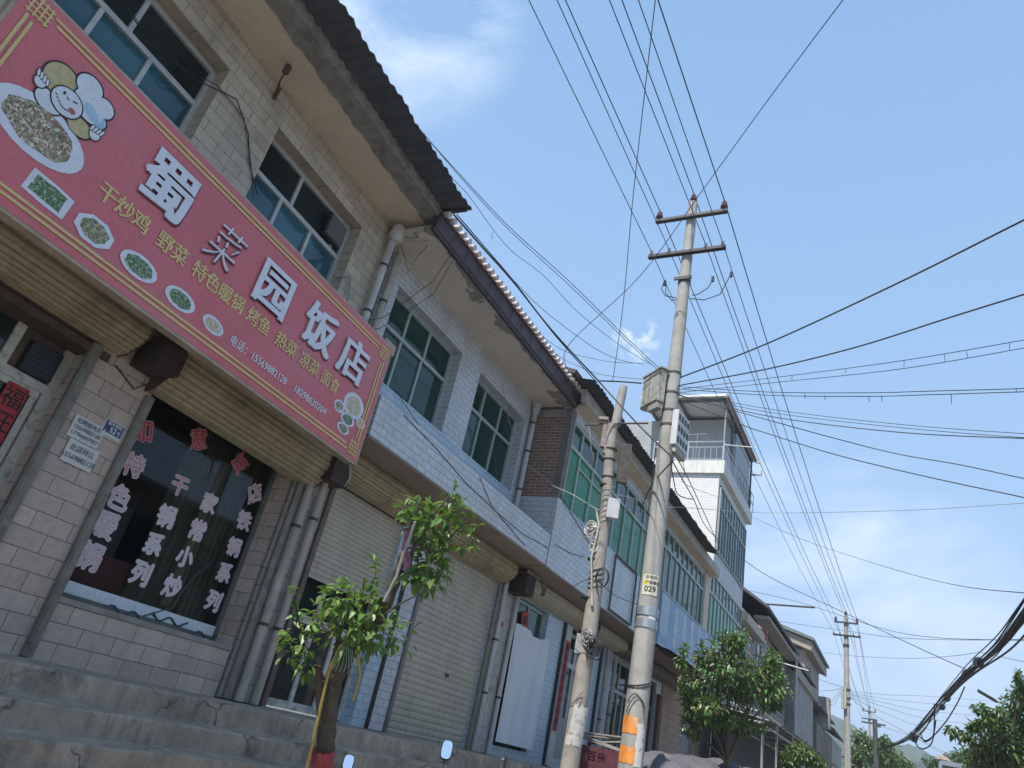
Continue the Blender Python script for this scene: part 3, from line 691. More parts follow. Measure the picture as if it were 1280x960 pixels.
def plate(y, z, ry, rz, rot, mats, n=24, shape='ell', label=None):
    def outline(k):
        p = []
        for i in range(n):
            a = 2*math.pi*i/n+(math.pi/n if n < 10 else 0); x, q = math.cos(a)*ry*k, math.sin(a)*rz*k
            if shape == 'rect': 
                mx = max(abs(math.cos(a)), abs(math.sin(a))); x, q = x/mx*.9, q/mx*.9*(1-.12*math.cos(a)**2)
            p.append((x*math.cos(rot)-q*math.sin(rot), x*math.sin(rot)+q*math.cos(rot)))
        return p
    m = MB(); m.face([(HS+.007, y+a, z+b) for a, b in outline(1)]); o = m.build('plate_picture', M_lav, sg)
    if label: o['label'] = label
    rnd = random.Random(int(abs(y)*1000)); f = MB(); ol = outline(.74)
    f.face([(HS+.0085, y+a*(1+rnd.uniform(-.08, .08)), z+b*(1+rnd.uniform(-.08, .08))) for a, b in ol])
    subpart(f, 'food', mats, o)
FG = foodmat('greens', [(.03, .10, .03), (.10, .22, .06), (.03, .05, .02), (.40, .46, .30), (.05, .13, .05)], 75)
FB = foodmat('stir_fry', [(.16, .07, .03), (.36, .26, .15), (.05, .03, .02), (.45, .36, .22), (.12, .20, .06), (.22, .10, .07), (.6, .55, .45)], 55)
FN = foodmat('noodles', [(.38, .25, .12), (.10, .05, .03), (.50, .42, .28), (.08, .16, .06)], 60)
FR = foodmat('salad', [(.5, .2, .12), (.55, .45, .3), (.2, .3, .12), (.6, .55, .5)], 60)
plate(-5.50, 3.70, .42, .245, -.06, FB); plate(-5.19, 3.285, .215, .125, -.05, FG, shape='rect'); plate(-4.73, 3.275, .20, .135, 0, FN, 8)
plate(-4.23, 3.27, .21, .115, 0, FG, 24); plate(-3.71, 3.265, .19, .105, 0, FG, 24); plate(-3.25, 3.262, .15, .085, -.1, FR)
plate(-.80, 3.60, .22, .17, 0, FR, label='picture of a hotpot'); plate(-.83, 3.38, .15, .08, 0, FG); plate(-1.06, 3.46, .11, .08, 0, FB); plate(-.56, 3.46, .10, .07, 0, FR); plate(-.86, 3.24, .13, .07, 0, FN)
# plain cheerful cook emblem
M_skin = plain('emblem_skin', (.62, .52, .45), .5, 0, .05); M_gold = plain('emblem_gold', (.50, .42, .20), .5, 0, .2, 20); M_hatb = plain('emblem_hat', (.35, .52, .66), .5, 0, .15, 6)
def disc(m, y, z, ry, rz, h, mi, n=22, rot=0, a0=0, a1=2*math.pi, wob=0):
    m.face([(h, y+math.cos(a0+(a1-a0)*i/n)*ry*math.cos(rot)-math.sin(a0+(a1-a0)*i/n)*rz*math.sin(rot), z+math.cos(a0+(a1-a0)*i/n)*ry*math.sin(rot)+math.sin(a0+(a1-a0)*i/n)*rz*math.cos(rot)+wob*math.sin(5*i)) for i in range(n)], mi)
ch = MB()
def lobe(y, z, ry, rz, mi, lay, rot=0, ol=.016):     # outlined lobe: dark disc below, coloured disc above
    disc(ch, y, z, ry+ol, rz+ol, HS+.007+.0008*lay, 0, rot=rot); disc(ch, y, z, ry, rz, HS+.0072+.0008*lay+.0003, mi, rot=rot)
lobe(-5.56, 3.97, .12, .09, 3, 0); lobe(-5.27, 3.98, .11, .08, 2, 0)                       # shoulders
lobe(-5.58, 4.21, .14, .15, 2, 1, -.5)                                                     # gold beret side
disc(ch, -5.37, 4.36, .136, .126, HS+.0090, 0); disc(ch, -5.19, 4.30, .110, .105, HS+.0090, 0); disc(ch, -5.30, 4.20, .17, .125, HS+.0090, 0, rot=-.5); disc(ch, -5.16, 4.16, .075, .075, HS+.0090, 0)
disc(ch, -5.37, 4.36, .12, .11, HS+.0096, 3); disc(ch, -5.19, 4.30, .095, .09, HS+.0097, 3); disc(ch, -5.30, 4.20, .155, .11, HS+.0098, 3, rot=-.5); disc(ch, -5.16, 4.16, .06, .06, HS+.0096, 1); disc(ch, -5.25, 4.17, .10, .05, HS+.0101, 1, rot=-.5)
lobe(-5.45, 4.08, .135, .125, 3, 4, 0, .013)                                               # face
disc(ch, -5.505, 4.135, .011, .018, HS+.0125, 0); disc(ch, -5.40, 4.135, .026, .007, HS+.0125, 0, rot=.4); disc(ch, -5.46, 4.115, .018, .006, HS+.0125, 0, rot=-.3)
for i in range(9): disc(ch, -5.55+.022*i, 4.075-.045*math.sin(math.pi*i/8)-.004*i, .014, .006, HS+.0125, 0, 8)
disc(ch, -5.385, 4.045, .032, .026, HS+.0126, 4)
for (hy, hz, s_) in ((-5.69, 4.06, 1), (-5.14, 4.03, -1)):
    lobe(hy, hz, .048, .055, 3, 3, 0, .011)
    for i in range(4): lobe(hy+(-.045+.030*i)*s_, hz+.055-.006*i, .011, .034, 3, 4, .25*s_, .007)
ch.build('cook_emblem', [M_ink, M_hatb, M_gold, plain('emblem_face', (.66, .68, .72), .5, 0, .03), plain('emblem_tongue', (.5, .12, .14), .5)], sg)
MB().box(HS-.75, HS-.10, SY1-.3, SY1-.22, SZ1-.02, SZ1+.03).box(HS-.13, HS-.02, SY1-.16, SY1+.10, SZ1-.06, SZ1+.10).build('sign_bracket', M_signedge, sg)
MB().tube([(HS-.06, SY1-.02, SZ0-.03), (HS-.05, SY1+.04, SZ0-.2), (HS-.06, SY1+.0, SZ0-.34)], [.02, .012, .006], 6).build('sign_wire', M_signedge, sg)
# ------------------------------------------------------------------ helper: a building on the straight part of the street
def building(name, label, y0, zb, cat='building', x=-7.45, group=None):
    o = thing(name, label, cat, (x, y0, GZ+zb), 0, group, z0=zb); OFF[o.name] = Vector((0, y0, zb)); return o
def swag(root, pts, r=.006, mat=None, name='cable'): return MB().tube(pts, r, 5).build(name, mat or M_black, root)
# ------------------------------------------------------------------ second building: white tiles, purple eave
b2 = building('tiled_shop_building', 'white tiled two-storey building with purple glazed eave and closed roller shutters', 7.25, T0)
M_tile = bricks('white_wall_tiles', (.60, .62, .64), (.54, .565, .59), (.13, .14, .16), .245, .115, .0045, .30, .25, .5, (.30, .285, .25), 1.2, .5)
M_tileblue = bricks('bluish_wall_tiles', (.50, .60, .68), (.44, .55, .64), (.14, .16, .19), .245, .115, .004, .28, .25, .25, (.30, .32, .33), 1.2, .5)
w = MB(); w.wall(-.3, 0, [7.26, 13.14], [3.5, 7.1], [(7.64, 9.86, 4.87, 6.58), (10.62, 12.74, 4.87, 6.58)]); w.build('wall', M_tile, b2)
MB().box(0, .012, 7.45, 12.85, 4.12, 4.855).build('sky_bounce_band', M_tileblue, b2)  # bluer tiles: bluish sky bounce on the wall put into the colour
window(b2, 7.64, 9.86, 4.87, 6.58, -.24, [8.35, 9.02], [8.36, 9.05], 5.94, M_glass_green, M_greenframe, .05)
window(b2, 10.62, 12.74, 4.87, 6.58, -.24, [11.33, 12.0], [11.29, 12.04], 5.93, M_glass_green, M_greenframe, .05)
# projecting band above the shops
MB().box(0.001, .95, 7.02, 13.14, 3.46, 4.08).build('balcony_band', M_tile, b2)
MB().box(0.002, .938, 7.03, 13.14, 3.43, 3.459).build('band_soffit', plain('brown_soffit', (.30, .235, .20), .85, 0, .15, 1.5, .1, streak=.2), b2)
# eave
def peel(name):
    m, N, L, b = newmat(name); t = N.new('ShaderNodeTexCoord'); s_ = N.new('ShaderNodeSeparateXYZ'); L.new(t.outputs['Object'], s_.inputs[0])
    n = noise(N, L, objvec(N, L, (.8, .55, 1)), 2.4, 7, .6)
    a = N.new('ShaderNodeMapRange'); L.new(s_.outputs[0], a.inputs[0]); a.inputs[1].default_value = .45; a.inputs[2].default_value = .97; a.inputs[3].default_value = 0; a.inputs[4].default_value = .30
    q = N.new('ShaderNodeMath'); q.operation = 'ADD'; L.new(n, q.inputs[0]); L.new(a.outputs[0], q.inputs[1])
    f = ramp(N, L, q.outputs[0], [(.675, (0, 0, 0)), (.69, (1, 1, 1))])
    n2 = noise(N, L, objvec(N, L), 1.1, 5); base = ramp(N, L, n2, [(.3, (.50, .44, .37)), (.7, (.60, .53, .455))])
    n3 = noise(N, L, objvec(N, L), 16, 5); bare = ramp(N, L, n3, [(.3, (.17, .155, .14)), (.7, (.34, .31, .28))])
    L.new(mix(N, L, f, base, bare), b.inputs['Base Color']); b.inputs['Roughness'].default_value = .88
    inv = N.new('ShaderNodeMath'); inv.operation = 'SUBTRACT'; inv.inputs[0].default_value = 1; L.new(f, inv.inputs[1]); bump(N, L, inv.outputs[0], .5, .03, b); return m
M_peel = peel('peeling_plaster')
MB().box(-.3, .95, 7.0, 13.16, 7.10, 7.22).build('eave', M_peel, b2)
M_purple = plain('purple_glaze', (.062, .040, .055), .45, 0, .3, 5, .15, streak=.4)
e = MB(); e.prism([(.93, 7.06), (.99, 7.06), (.99, 7.10), (1.02, 7.12), (1.06, 7.36), (.90, 7.36), (.93, 7.24)], 6.95, 13.2)
n = 14
for i in range(n):
    y = 6.98+6.2*i/n; e.box(1.055, 1.062, y, y+.008, 7.13, 7.40)
e.build('eave_fascia', M_purple, b2)
e = MB(); nt_ = 37
for i in range(nt_):
    y = 7.03+6.12*i/(nt_-1)
    e.tube([(-.4, y, 7.80), (1.08, y, 7.415)], .046, 9, 0); e.tube([(1.07, y, 7.417), (1.17, y, 7.392)], .054, 10, 1)
e.face([(1.09, 6.98, 7.385), (1.09, 13.2, 7.385), (-5, 13.2, 9.0), (-5, 6.98, 9.0)], 0)
e.box(.9, 1.09, 6.98, 13.2, 7.362, 7.378)
e.build('roof', [plain('roof_tile', (.16, .08, .08), .5, 0, .3, 6), plain('sunlit_tile_end', (.58, .48, .45), .5, 0, .15, 20)], b2)  # tile ends coloured paler to stand in for the sun glinting on them
MB().box(-8, -.3, 7.3, 13.1, -.1, 7.08).build('rear_block', M_reveal, b2)
# downpipe at the far end
pipe(b2, [(.1, 12.98, 4.05), (.1, 12.97, 6.9)], .058, M_pvc, clamps=(5.0, 5.9, 6.6))
MB().tube([(.1, 12.97, 6.78), (.1, 12.97, 6.84), (.1, 12.97, 7.02), (.1, 12.97, 7.09)], [.06, .10, .12, .15], 4).build('rainwater_head', M_pvc, b2)
# ground floor
w = MB(); w.wall(-.3, -.002, [7.6, 13.98], [-.3, 3.46], [(7.66, 9.55, -.125, 3.0), (10.44, 13.0, -.125, 3.0)]); w.build('shop_wall', M_tileblue, b2)
MB().box(.0, .03, 9.98, 10.34, -.125, 3.0).build('pillar', M_tile, b2)
MB().box(.0, .02, 9.90, 9.98, -.125, 3.0).build('gap_shade_strip', M_black, b2)  # shade of the gap beside the pillar, painted as a black strip
MB().box(0, .06, 10.36, 10.44, -.125, 3.0).build('shutter_rail', plain('rail_mauve', (.20, .18, .18), .6, .1, .2, 6), b2)
roller_curtain(7.68, 9.55, 1.63, 3.1, -.05).build('shutter', M_rollgrey, b2)
sh = roller_curtain(10.44, 13.0, -.115, 3.1, -.03, .105).build('shutter', M_rollgrey, b2)
lk = MB(); lk.box(-.03, 0.0, 11.9, 11.99, .95, 1.01); subpart(lk, 'lock', M_steel, sh)
rbox(b2, 7.5, 13.12, 2.99, 3.45, .36)
MB().box(-.2, .03, 7.66, 9.55, 2.98, 3.05).build('door_lintel', M_rust, b2)
# aluminium door in the half-open bay
d = MB()
for (y0, y1, z0, z1) in ((7.68, 7.76, -.10, 2.9), (9.47, 9.55, -.10, 2.9), (7.76, 9.47, -.10, .0), (7.76, 9.47, 1.02, 1.13), (8.34, 8.42, 0, 1.02), (8.34, 8.42, 1.13, 2.9), (8.86, 8.94, 0, 1.02), (8.90, 8.98, 1.13, 2.9)): d.box(-.26, -.20, y0, y1, z0, z1)
do = d.build('door', M_cream_frame, b2)
gp = MB(); gp.face([(-.23, 7.7, 0), (-.23, 9.5, 0), (-.23, 9.5, 2.9), (-.23, 7.7, 2.9)]); subpart(gp, 'pane', M_glass_dark, do)
gp = MB(); gp.box(-.20, -.16, 8.80, 8.88, 1.04, 1.10); subpart(gp, 'handle', M_alu, do)
# pillar between the shutter and the next shop
MB().box(.0, .035, 13.03, 13.93, -.125, 3.44).build('pillar', M_tilesm, b2)
MB().box(.035, .08, 13.02, 13.14, -.125, 2.95).build('shutter_rail', M_rail, b2)
pipe(b2, [(.10, 13.24, -.125), (.10, 13.24, 3.1)], .05, M_pvc, clamps=(.9, 1.9))
pipe(b2, [(.10, 13.84, -.125), (.10, 13.84, 3.1)], .05, M_pvc, clamps=(.9,))
dt = MB(); disc(dt, 13.5, 2.25, .07, .06, .037, 0); dt.build('red_mark', M_red, b2)
gr = MB(); textmb('办证', .13, .037, 13.5, 1.0, .001, 0, mb=gr); gr.build('scribble', M_greyink, b2)
for (y0, y1) in ((13.35, 13.75),):
    bx = MB(); bx.box(.02, .5, y0, y1, 2.90, 3.30); bx.build('motor_box', _c['dark_brown_box'], b2, bevel=.01)
    MB().box(.5, .53, y0-.1, y1+.15, 3.30, 3.36).build('box_lid', _c['old_timber'], b2)
# floodlight under the corner of the band
lf = MB(); lf.obox((.62, 13.95, 3.10), (.02, .05, .0), (-.06, .10, 0), (0, .02, .08)); lf.obox((.645, 13.98, 3.10), (.004, .01, .0), (-.05, .085, 0), (0, .017, .07), 1); lf.tube([(.6, 13.9, 3.16), (.5, 13.85, 3.36)], .012, 6)
lf.build('floodlight', [M_steel, M_white], b2)
swag(b2, [(.955, 7.6, 4.05), (.957, 8.6, 3.95), (.957, 9.6, 3.80), (.957, 10.8, 3.72), (.957, 12, 3.70), (.957, 13.1, 3.80)], .006)
swag(b2, [(.02, 8.3, 4.9), (.3, 9.3, 4.35), (.955, 10, 4.06), (.957, 10.6, 3.75), (.957, 12.1, 3.52)], .006)
swag(b2, [(.3, 11.0, 6.55), (.25, 11.7, 6.0), (.4, 12.4, 5.4), (.95, 13.1, 5.1), (1.1, 14.4, 4.7)], .007, M_galv)

# ------------------------------------------------------------------ third building: vivid green glazing
b3 = building('green_window_building', 'long building with vivid green upper windows and a blue signboard, behind the two poles', 13.15, T0)
M_redbrick = bricks('red_brick', (.31, .165, .12), (.21, .115, .09), (.38, .33, .28), .25, .075, .011, .9, .6, .35, (.12, .09, .08), 1.5)
MB().box(0, .92, 13.148, 13.40, 4.92, 7.05).build('brick_side', M_redbrick, b3)
MB().box(-.02, .93, 13.142, 13.40, 6.86, 7.02).build('brick_lintel', M_conc, b3)
MB().box(.80, .955, 13.135, 13.36, 4.92, 7.05).build('corner_post', plain('dark_render', (.18, .16, .14), .9, 0, .25, 5), b3)
MB().box(0, .93, 13.150, 13.40, 3.46, 4.918).build('side_tiles', M_tile, b3)
w = MB(); w.wall(.70, .952, [13.16, 26.9], [3.45, 7.12], [(13.38, 20.1, 4.86, 6.86), (20.75, 26.1, 5.05, 7.0)]); w.build('wall', M_tile, b3)
MB().box(.952, .966, 13.16, 13.38, 3.45, 4.86).build('corner_tiles', M_tile, b3)
MB().box(.952, .985, 20.1, 20.75, 4.9, 7.1).build('pillar', M_cream, b3)
MB().box(.952, .985, 26.1, 26.75, 4.9, 7.1).build('pillar', M_cream, b3)
mu = [14.0, 14.86, 15.75, 16.55, 17.3, 18.1, 18.85, 19.5]
window(b3, 13.38, 20.1, 4.86, 6.86, .90, mu, [13.5+.02]*0+[14.0, 14.95, 15.75, 16.6, 17.3, 18.1, 18.85, 19.5], 6.25, M_glass_vgreen, M_greenframe, .06, gm_up=M_glass_green, rails=((14.0, 16.5, 5.95),))
window(b3, 20.75, 26.1, 5.05, 7.0, .90, [21.2+.62*i for i in range(8)], [21.4+.62*i for i in range(8)], 6.42, glass('olive_glass', (.03, .085, .055), .09), M_greenframe, .06)
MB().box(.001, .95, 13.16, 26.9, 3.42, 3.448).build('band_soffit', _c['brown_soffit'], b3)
MB().box(-8, -.35, 13.2, 26.9, -.1, 7.1).box(-.35, .69, 13.42, 26.9, 3.5, 4.8).build('rear_block', M_reveal, b3)
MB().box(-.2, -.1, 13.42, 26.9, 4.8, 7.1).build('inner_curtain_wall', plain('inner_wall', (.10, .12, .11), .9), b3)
MB().box(.5, 1.22, 13.2, 26.9, 7.12, 7.18).build('eave', M_cream, b3)
MB().box(1.16, 1.26, 13.0, 26.9, 7.14, 7.45).build('eave_fascia', plain('cream_grey_fascia', (.46, .43, .38), .85, 0, .15, 2, .2, streak=.4), b3)
corrugated(b3, 'roof', 12.6, 24.9, .3, 7.78, 1.62, 7.44, M_sheet, .19, .022)
MB().face([(.32, 12.6, 7.79), (.32, 24.9, 7.79), (-4, 24.9, 8.9), (-4, 12.6, 8.9)]).build('roof_back', M_sheet, b3)
MB().prism([(.2, 7.8), (1.2, 7.50), (1.25, 7.58), (.3, 7.9)], 12.35, 13.6).build('roof_sheet', plain('old_felt', (.10, .085, .085), .9, 0, .3, 5, .3), b3)
# rooftop shed
sd = MB(); sd.box(-2.5, -.6, 16.2, 20.2, 7.9, 9.05); sdo = sd.build('rooftop_shed', M_white, b3)
subpart(MB().box(-2.7, -.4, 16.0, 20.4, 9.05, 9.11), 'shed_roof', M_sheet, sdo)
subpart(MB().box(-.6, -.56, 16.4, 20.0, 7.95, 8.6), 'shed_screen', M_sheet, sdo)
# ground floor bays
w = MB(); w.wall(-.3, -.002, [13.98, 27.5], [-.3, 3.45], [(14.02, 15.72, .05, 3.0), (17.05, 18.5, 0, 3.0), (20.35, 22.3, .3, 2.95), (22.9, 24.7, -.1, 2.9)])
w.build('shop_wall', M_tileblue, b3)
window(b3, 14.02, 15.72, .95, 2.98, -.15, [15.0], [14.9], 2.25, M_glass_green, M_greenframe, .06)
dd = MB(); dd.box(-.2, -.12, 14.02, 15.72, .05, .93); dd.build('door_panel', M_black, b3)
rbox(b3, 14.0, 17.55, 3.02, 3.41, .34, M_rollcream); rbox(b3, 18.15, 20.5, 3.02, 3.41, .34, M_rollcream)
MB().box(0, .08, 16.72, 17.03, -.1, 3.0).build('pillar', plain('white_pilaster', (.55, .54, .52), .7, 0, .15, 4, streak=.4), b3)
MB().box(0, .05, 16.64, 16.72, -.1, 3.0).build('gap_shade_strip', M_black, b3)  # black strip painted for the dark of the gap by the pilaster
MB().box(0, .4, 17.6, 17.95, 2.85, 3.3).build('motor_box', _c['dark_brown_box'], b3)
window(b3, 17.05, 18.5, 0.0, 2.9, -.10, [17.8], [17.8], 2.15, M_glass_dark, M_alu, .09)
dp = MB(); dp.box(-.09, -.055, 17.14, 17.755, .09, .95); dp.box(-.09, -.055, 17.845, 18.41, .09, .95); dp.build('door_panel', plain('grey_panel', (.33, .34, .34), .5, .1, .1, 6), b3)
cpl = MB(); cpl.grid([[(.085, 16.745+.26*i, .62+2.0*j/8+.01*math.sin(j)) for i in range(2)] for j in range(9)], 0, False)
cpo = tag(cpl.build('couplet', M_red, b3), 'long red couplet with black characters on the white pilaster')
t_ = MB()
for i, c_ in enumerate('春风送福家兴旺业'): textmb(c_, .20, .092, 16.875, 2.48-.235*i, .001, .015, mb=t_)
subpart(t_, 'writing', M_ink, cpo)
fu = MB(); fu.obox((-.105, 14.75, 2.62), (.002, 0, 0), (0, .16, .05), (0, -.05, .16)); fuo = tag(fu.build('paper_charm', M_red, b3), 'red paper square on the glass above the white sheet')
t_ = MB(); textmb('福', .2, -.100, 14.75, 2.62, .001, .02, .3, mb=t_); subpart(t_, 'writing', M_ink, fuo)
window(b3, 20.35, 22.3, .3, 2.95, -.12, [20.85, 21.35, 21.85], [21.3], 2.1, M_glass_dark, M_greenframe, .08)
rbox(b3, 20.3, 27.0, 3.0, 3.36, .3, plain('dark_slats', (.16, .14, .11), .6, .1, .3, 3))
pipe(b3, [(.13, 19.55, -.1), (.13, 19.55, 3.0)], .055, M_pvcdirty, clamps=(1.2,)); pipe(b3, [(.15, 20.15, -.1), (.15, 20.15, 2.9)], .055, M_pvcdirty, clamps=(1.4,))
MB().box(0, .04, 19.3, 19.42, -.1, 3.0).build('gap_shade_strip', M_black, b3)  # gap's shade drawn as a black strip on the wall
window(b3, 22.9, 24.7, -.1, 2.9, -.12, [23.5, 24.1], [23.8], 2.1, M_glass_dark, plain('brown_wood_frame', (.18, .09, .06), .6, 0, .2, 5), .09)
for y in (24.85, 25.05): MB().box(.0, .12, y, y+.13, -.1, 2.6).build('door_post', _c['brown_wood_frame'], b3)
MB().box(0, .02, 25.3, 27.4, -.1, 3.0).build('tan_panel', bricks('tan_blocks', (.46, .34, .27), (.40, .30, .24), (.2, .15, .12), .5, .22, .008, .8, .4, .3), b3)
swag(b3, [(.97, 13.2, 5.0), (.97, 15.5, 4.5), (1.05, 15.6, 3.5)], .008)
swag(b3, [(.965, 13.3, 3.95), (.965, 14.3, 4.05), (.965, 15.0, 4.2)], .006)
fr = MB()
for (a, b_) in (((.99, 16.9, 3.5), (.99, 16.9, 4.85)), ((.99, 18.6, 3.5), (.99, 18.6, 4.85)), ((.99, 16.9, 3.5), (.99, 18.6, 3.5)), ((.99, 16.9, 4.85), (.99, 18.6, 4.85))): fr.tube([a, b_], .025, 6)
fr.build('empty_sign_frame', M_steel, b3)
# white sheet hanging in front of the door
ws = MB(); n = 22
ws.grid([[(.11+.028*math.sin(i*.9+j*.25)+.016*math.sin(i*2.3+j*.1), 13.96+(1.72+.10*j/9)*i/n, .12+(2.36-.12)*(1-j/9)+(.03*(abs(i/n-.45)*2)**2+.05*math.sin(2.2*math.pi*i/n))*(1-j/9)) for i in range(n+1)] for j in range(10)])
wso = ws.build('hanging_sheet', plain('white_cloth', (.66, .68, .72), .85, 0, .06, 2), None)
wso.location = (-7.45, 0, GZ); tag(wso, 'plain white sheet hung over a shop doorway', 'sheet')
wb = MB(); 
def rebase(o, p):   # put a one-mesh thing's origin at its base
    d_ = Vector(p)-o.location
    for v in o.data.vertices: v.co -= d_
    o.location = p
rebase(wso, Vector((-7.35, 14.8, GZ+.12)))
# blue signboard
sgb = building('blue_signboard', 'long faded blue signboard with rows of white characters below the green windows', 20.7, 3.55, 'shop sign')
def fade():
    m, N, L, b = newmat('faded_blue'); t = N.new('ShaderNodeTexCoord'); n = noise(N, L, objvec(N, L, (1, .5, 1)), 1.1, 5)
    L.new(ramp(N, L, n, [(.3, (.14, .26, .42)), (.7, (.25, .38, .52))]), b.inputs['Base Color']); b.inputs['Roughness'].default_value = .4; return m
MB().box(.99, 1.10, 20.7, 27.3, 3.55, 5.0).build('sign_panel', fade(), sgb)
MB().box(.98, 1.12, 20.68, 27.32, 3.48, 3.55).box(.98, 1.12, 20.68, 27.32, 5.0, 5.03).build('sign_frame', M_alu, sgb)
m = MB(); m.box(1.10, 1.106, 20.75, 21.5, 3.95, 4.95); disc(m, 21.12, 3.97, .37, .2, 1.109, 0, 20); m.build('pale_badge', plain('pale_badge', (.42, .52, .56), .5), sgb)
mk = MB(); disc(mk, 21.12, 4.78, .025, .06, 1.112, 0, 8); mk.build('dark_mark', plain('mark_blue', (.12, .18, .26), .5), sgb)
t_ = MB()
for i, l in enumerate(['批发零售', '烟酒百货', '粮油调料', '日用杂品', '五金电料']):
    for j, c_ in enumerate(l): textmb(c_, .33, 1.104, 22.35+.98*i, 4.74-.30*j+.02*i, .001, .025, mb=t_, squash=1.3)
t_.build('writing', M_white, sgb)
aw = building('shop_awning', 'sagging dark awning sheet below the blue signboard', 20.6, 3.1, 'awning')
m = MB(); rows = []
for j in range(4): rows.append([(.95+.28*j, 20.6+6.8*i/26, 3.46-.07*j+.03*math.sin(i*.8+j)-(.05*(j == 3))*(1+math.sin(i*1.9))) for i in range(27)])
m.grid(rows); m.grid([[(x, y, z-.02) for x, y, z in r] for r in rows][::-1]); m.build('awning_sheet', plain('dark_canvas', (.075, .07, .068), .85, 0, .3, 3, .3), aw)
m = MB(); m.tube([(1.8, 20.6+6.8*i/10, 3.22+.015*math.sin(i)) for i in range(11)], .028, 6); m.build('awning_rail', M_white, aw)
for y in (22.4, 25.0): MB().tube([(1.78, y, 3.2), (1.78, y, -1.15)], .022, 6).build('awning_post', M_galv, aw)

# ------------------------------------------------------------------ tower house
b4 = building('tower_house', 'tall narrow house with white tiled side wall, roof terrace and metal railing', 27.8, T0)
M_whitebrick = bricks('white_glazed_brick', (.74, .74, .72), (.68, .68, .66), (.45, .44, .42), .25, .068, .008, .5, .5, .35, (.55, .53, .48), 1.0)
M_towerside = plain('tower_render', (.36, .38, .38), .8, 0, .2, 2, .2, streak=.3)
w = MB(); w.box(-6.5, .78, 27.8, 33.6, 3.3, 11.66); w.build('wall', M_whitebrick, b4)
MB().box(.78, .80, 27.82, 33.6, 3.3, 8.75).build('front_tiles', plain('front_tiles', (.55, .56, .57), .6, 0, .1, 2, streak=.3), b4)
M_fg = glass('grey_green_glass', (.05, .085, .085), .12)
window(b4, 27.1, 33.3, 5.05, 7.48, .86, [27.5+.62*i for i in range(9)], [27.7+.62*i for i in range(9)], 6.70, M_glass_vgreen, M_greenframe, .065, gm_up=M_glass_green)
MB().box(.55, .84, 26.92, 33.6, 3.45, 5.05).build('front_band', M_tile, b4)
window(b4, 27.95, 33.45, 8.45, 11.2, .83, [28.4+.5*i for i in range(10)], [28.7+.55*i for i in range(9)], 10.3, M_fg, plain('grey_frame', (.30, .34, .34), .5, .1, .1), .07)
MB().box(-2.1, .98, 27.68, 33.95, 11.64, 12.2).build('terrace_slab', plain('terrace_white', (.66, .65, .61), .8, 0, .12, 2, .2, streak=.45), b4)
w = MB(); w.box(-6.0, .55, 29.3, 32.7, 12.2, 14.9); w.build('top_room', plain('top_room_grey', (.32, .34, .35), .8, 0, .15, 2, streak=.2), b4)
MB().box(.62, .80, 30.4, 33.7, 12.2, 14.75).build('side_screen', plain('screen_panel', (.36, .40, .42), .6, .1, .15, 2, streak=.3), b4)
rf = MB(); rf.prism([(-2.9, 15.16), (.94, 15.06), (.94, 15.14), (-2.9, 15.26)], 27.5, 34.4); rfo = rf.build('roof', plain('roof_panel', (.50, .52, .53), .6, .1, .12, 3), b4)
subpart(MB().prism([(.92, 15.145), (.94, 15.04), (1.00, 15.02), (1.01, 15.15)], 27.45, 34.45), 'roof_edge', plain('red_brown_edge', (.24, .10, .075), .6, 0, .25, 5), rfo)
subpart(MB().box(-2.9, .90, 27.44, 27.5, 15.10, 15.20), 'roof_edge', M_white, rfo)
bm_ = MB()
for y in (27.6, 30.9, 33.9): bm_.box(-2.8, .86, y, y+.09, 14.94, 15.04)
for x in (-2.7, -1.2, .74): bm_.box(x, x+.09, 27.6, 34.0, 14.95, 15.035)
bm_.box(.80, .88, 33.8, 33.88, 12.2, 14.94); bm_.box(.80, .88, 29.3, 29.40, 12.2, 14.94); bm_.build('roof_frame', M_steel, b4)
MB().tube([(.85, 27.85, 12.2), (.85, 27.85, 15.0)], .035, 6).build('post', M_galv, b4)
M_rail2 = plain('stainless', (.62, .64, .66), .3, .7, .06, 5)
rl = MB()
for z, r in ((13.1, .035), (12.85, .028), (12.3, .022)):
    rl.tube([(-2.1, 27.8, z), (.88, 27.8, z), (.88, 30.3, z)], r, 6)
for i in range(13): rl.tube([(-2.1+.245*i, 27.8, 12.2), (-2.1+.245*i, 27.8, 12.85)], .014, 5)
for i in range(10): rl.tube([(.88, 28.0+.25*i, 12.2), (.88, 28.0+.25*i, 12.85)], .014, 5)
for x in (-2.1, -.6, .88): rl.tube([(x, 27.8, 12.2), (x, 27.8, 13.1)], .03, 6)
rl.build('railing', M_rail2, b4)
r2 = MB()
for z in (13.05, 12.6): r2.tube([(1.0, 30.3, z), (1.0, 33.9, z)], .02, 5)
for i in range(7): r2.tube([(1.0, 30.3+.6*i, 12.2), (1.0, 30.3+.6*i, 13.05)], .016, 5)
r2.build('railing', M_galv, b4)
MB().tube([(.8, 34.2, 14.3), (1.25, 34.2, 14.3), (1.25, 34.2, 14.9), (1.0, 34.2, 15.0)], .05, 6).build('gutter_pipe', M_pvc, b4)
MB().tube([(.9, 27.9, 13.0), (2.1, 28.3, 13.05)], .02, 5).build('drying_pole', M_white, b4)
st2 = MB(); st2.tube([(-.4, 28.3, 12.2), (-.4, 28.3, 13.7)], .015, 5); st2.tube([(-.8, 28.3, 13.68), (0, 28.3, 13.72)], .012, 5); st2.build('clothes_stand', M_galv, b4)
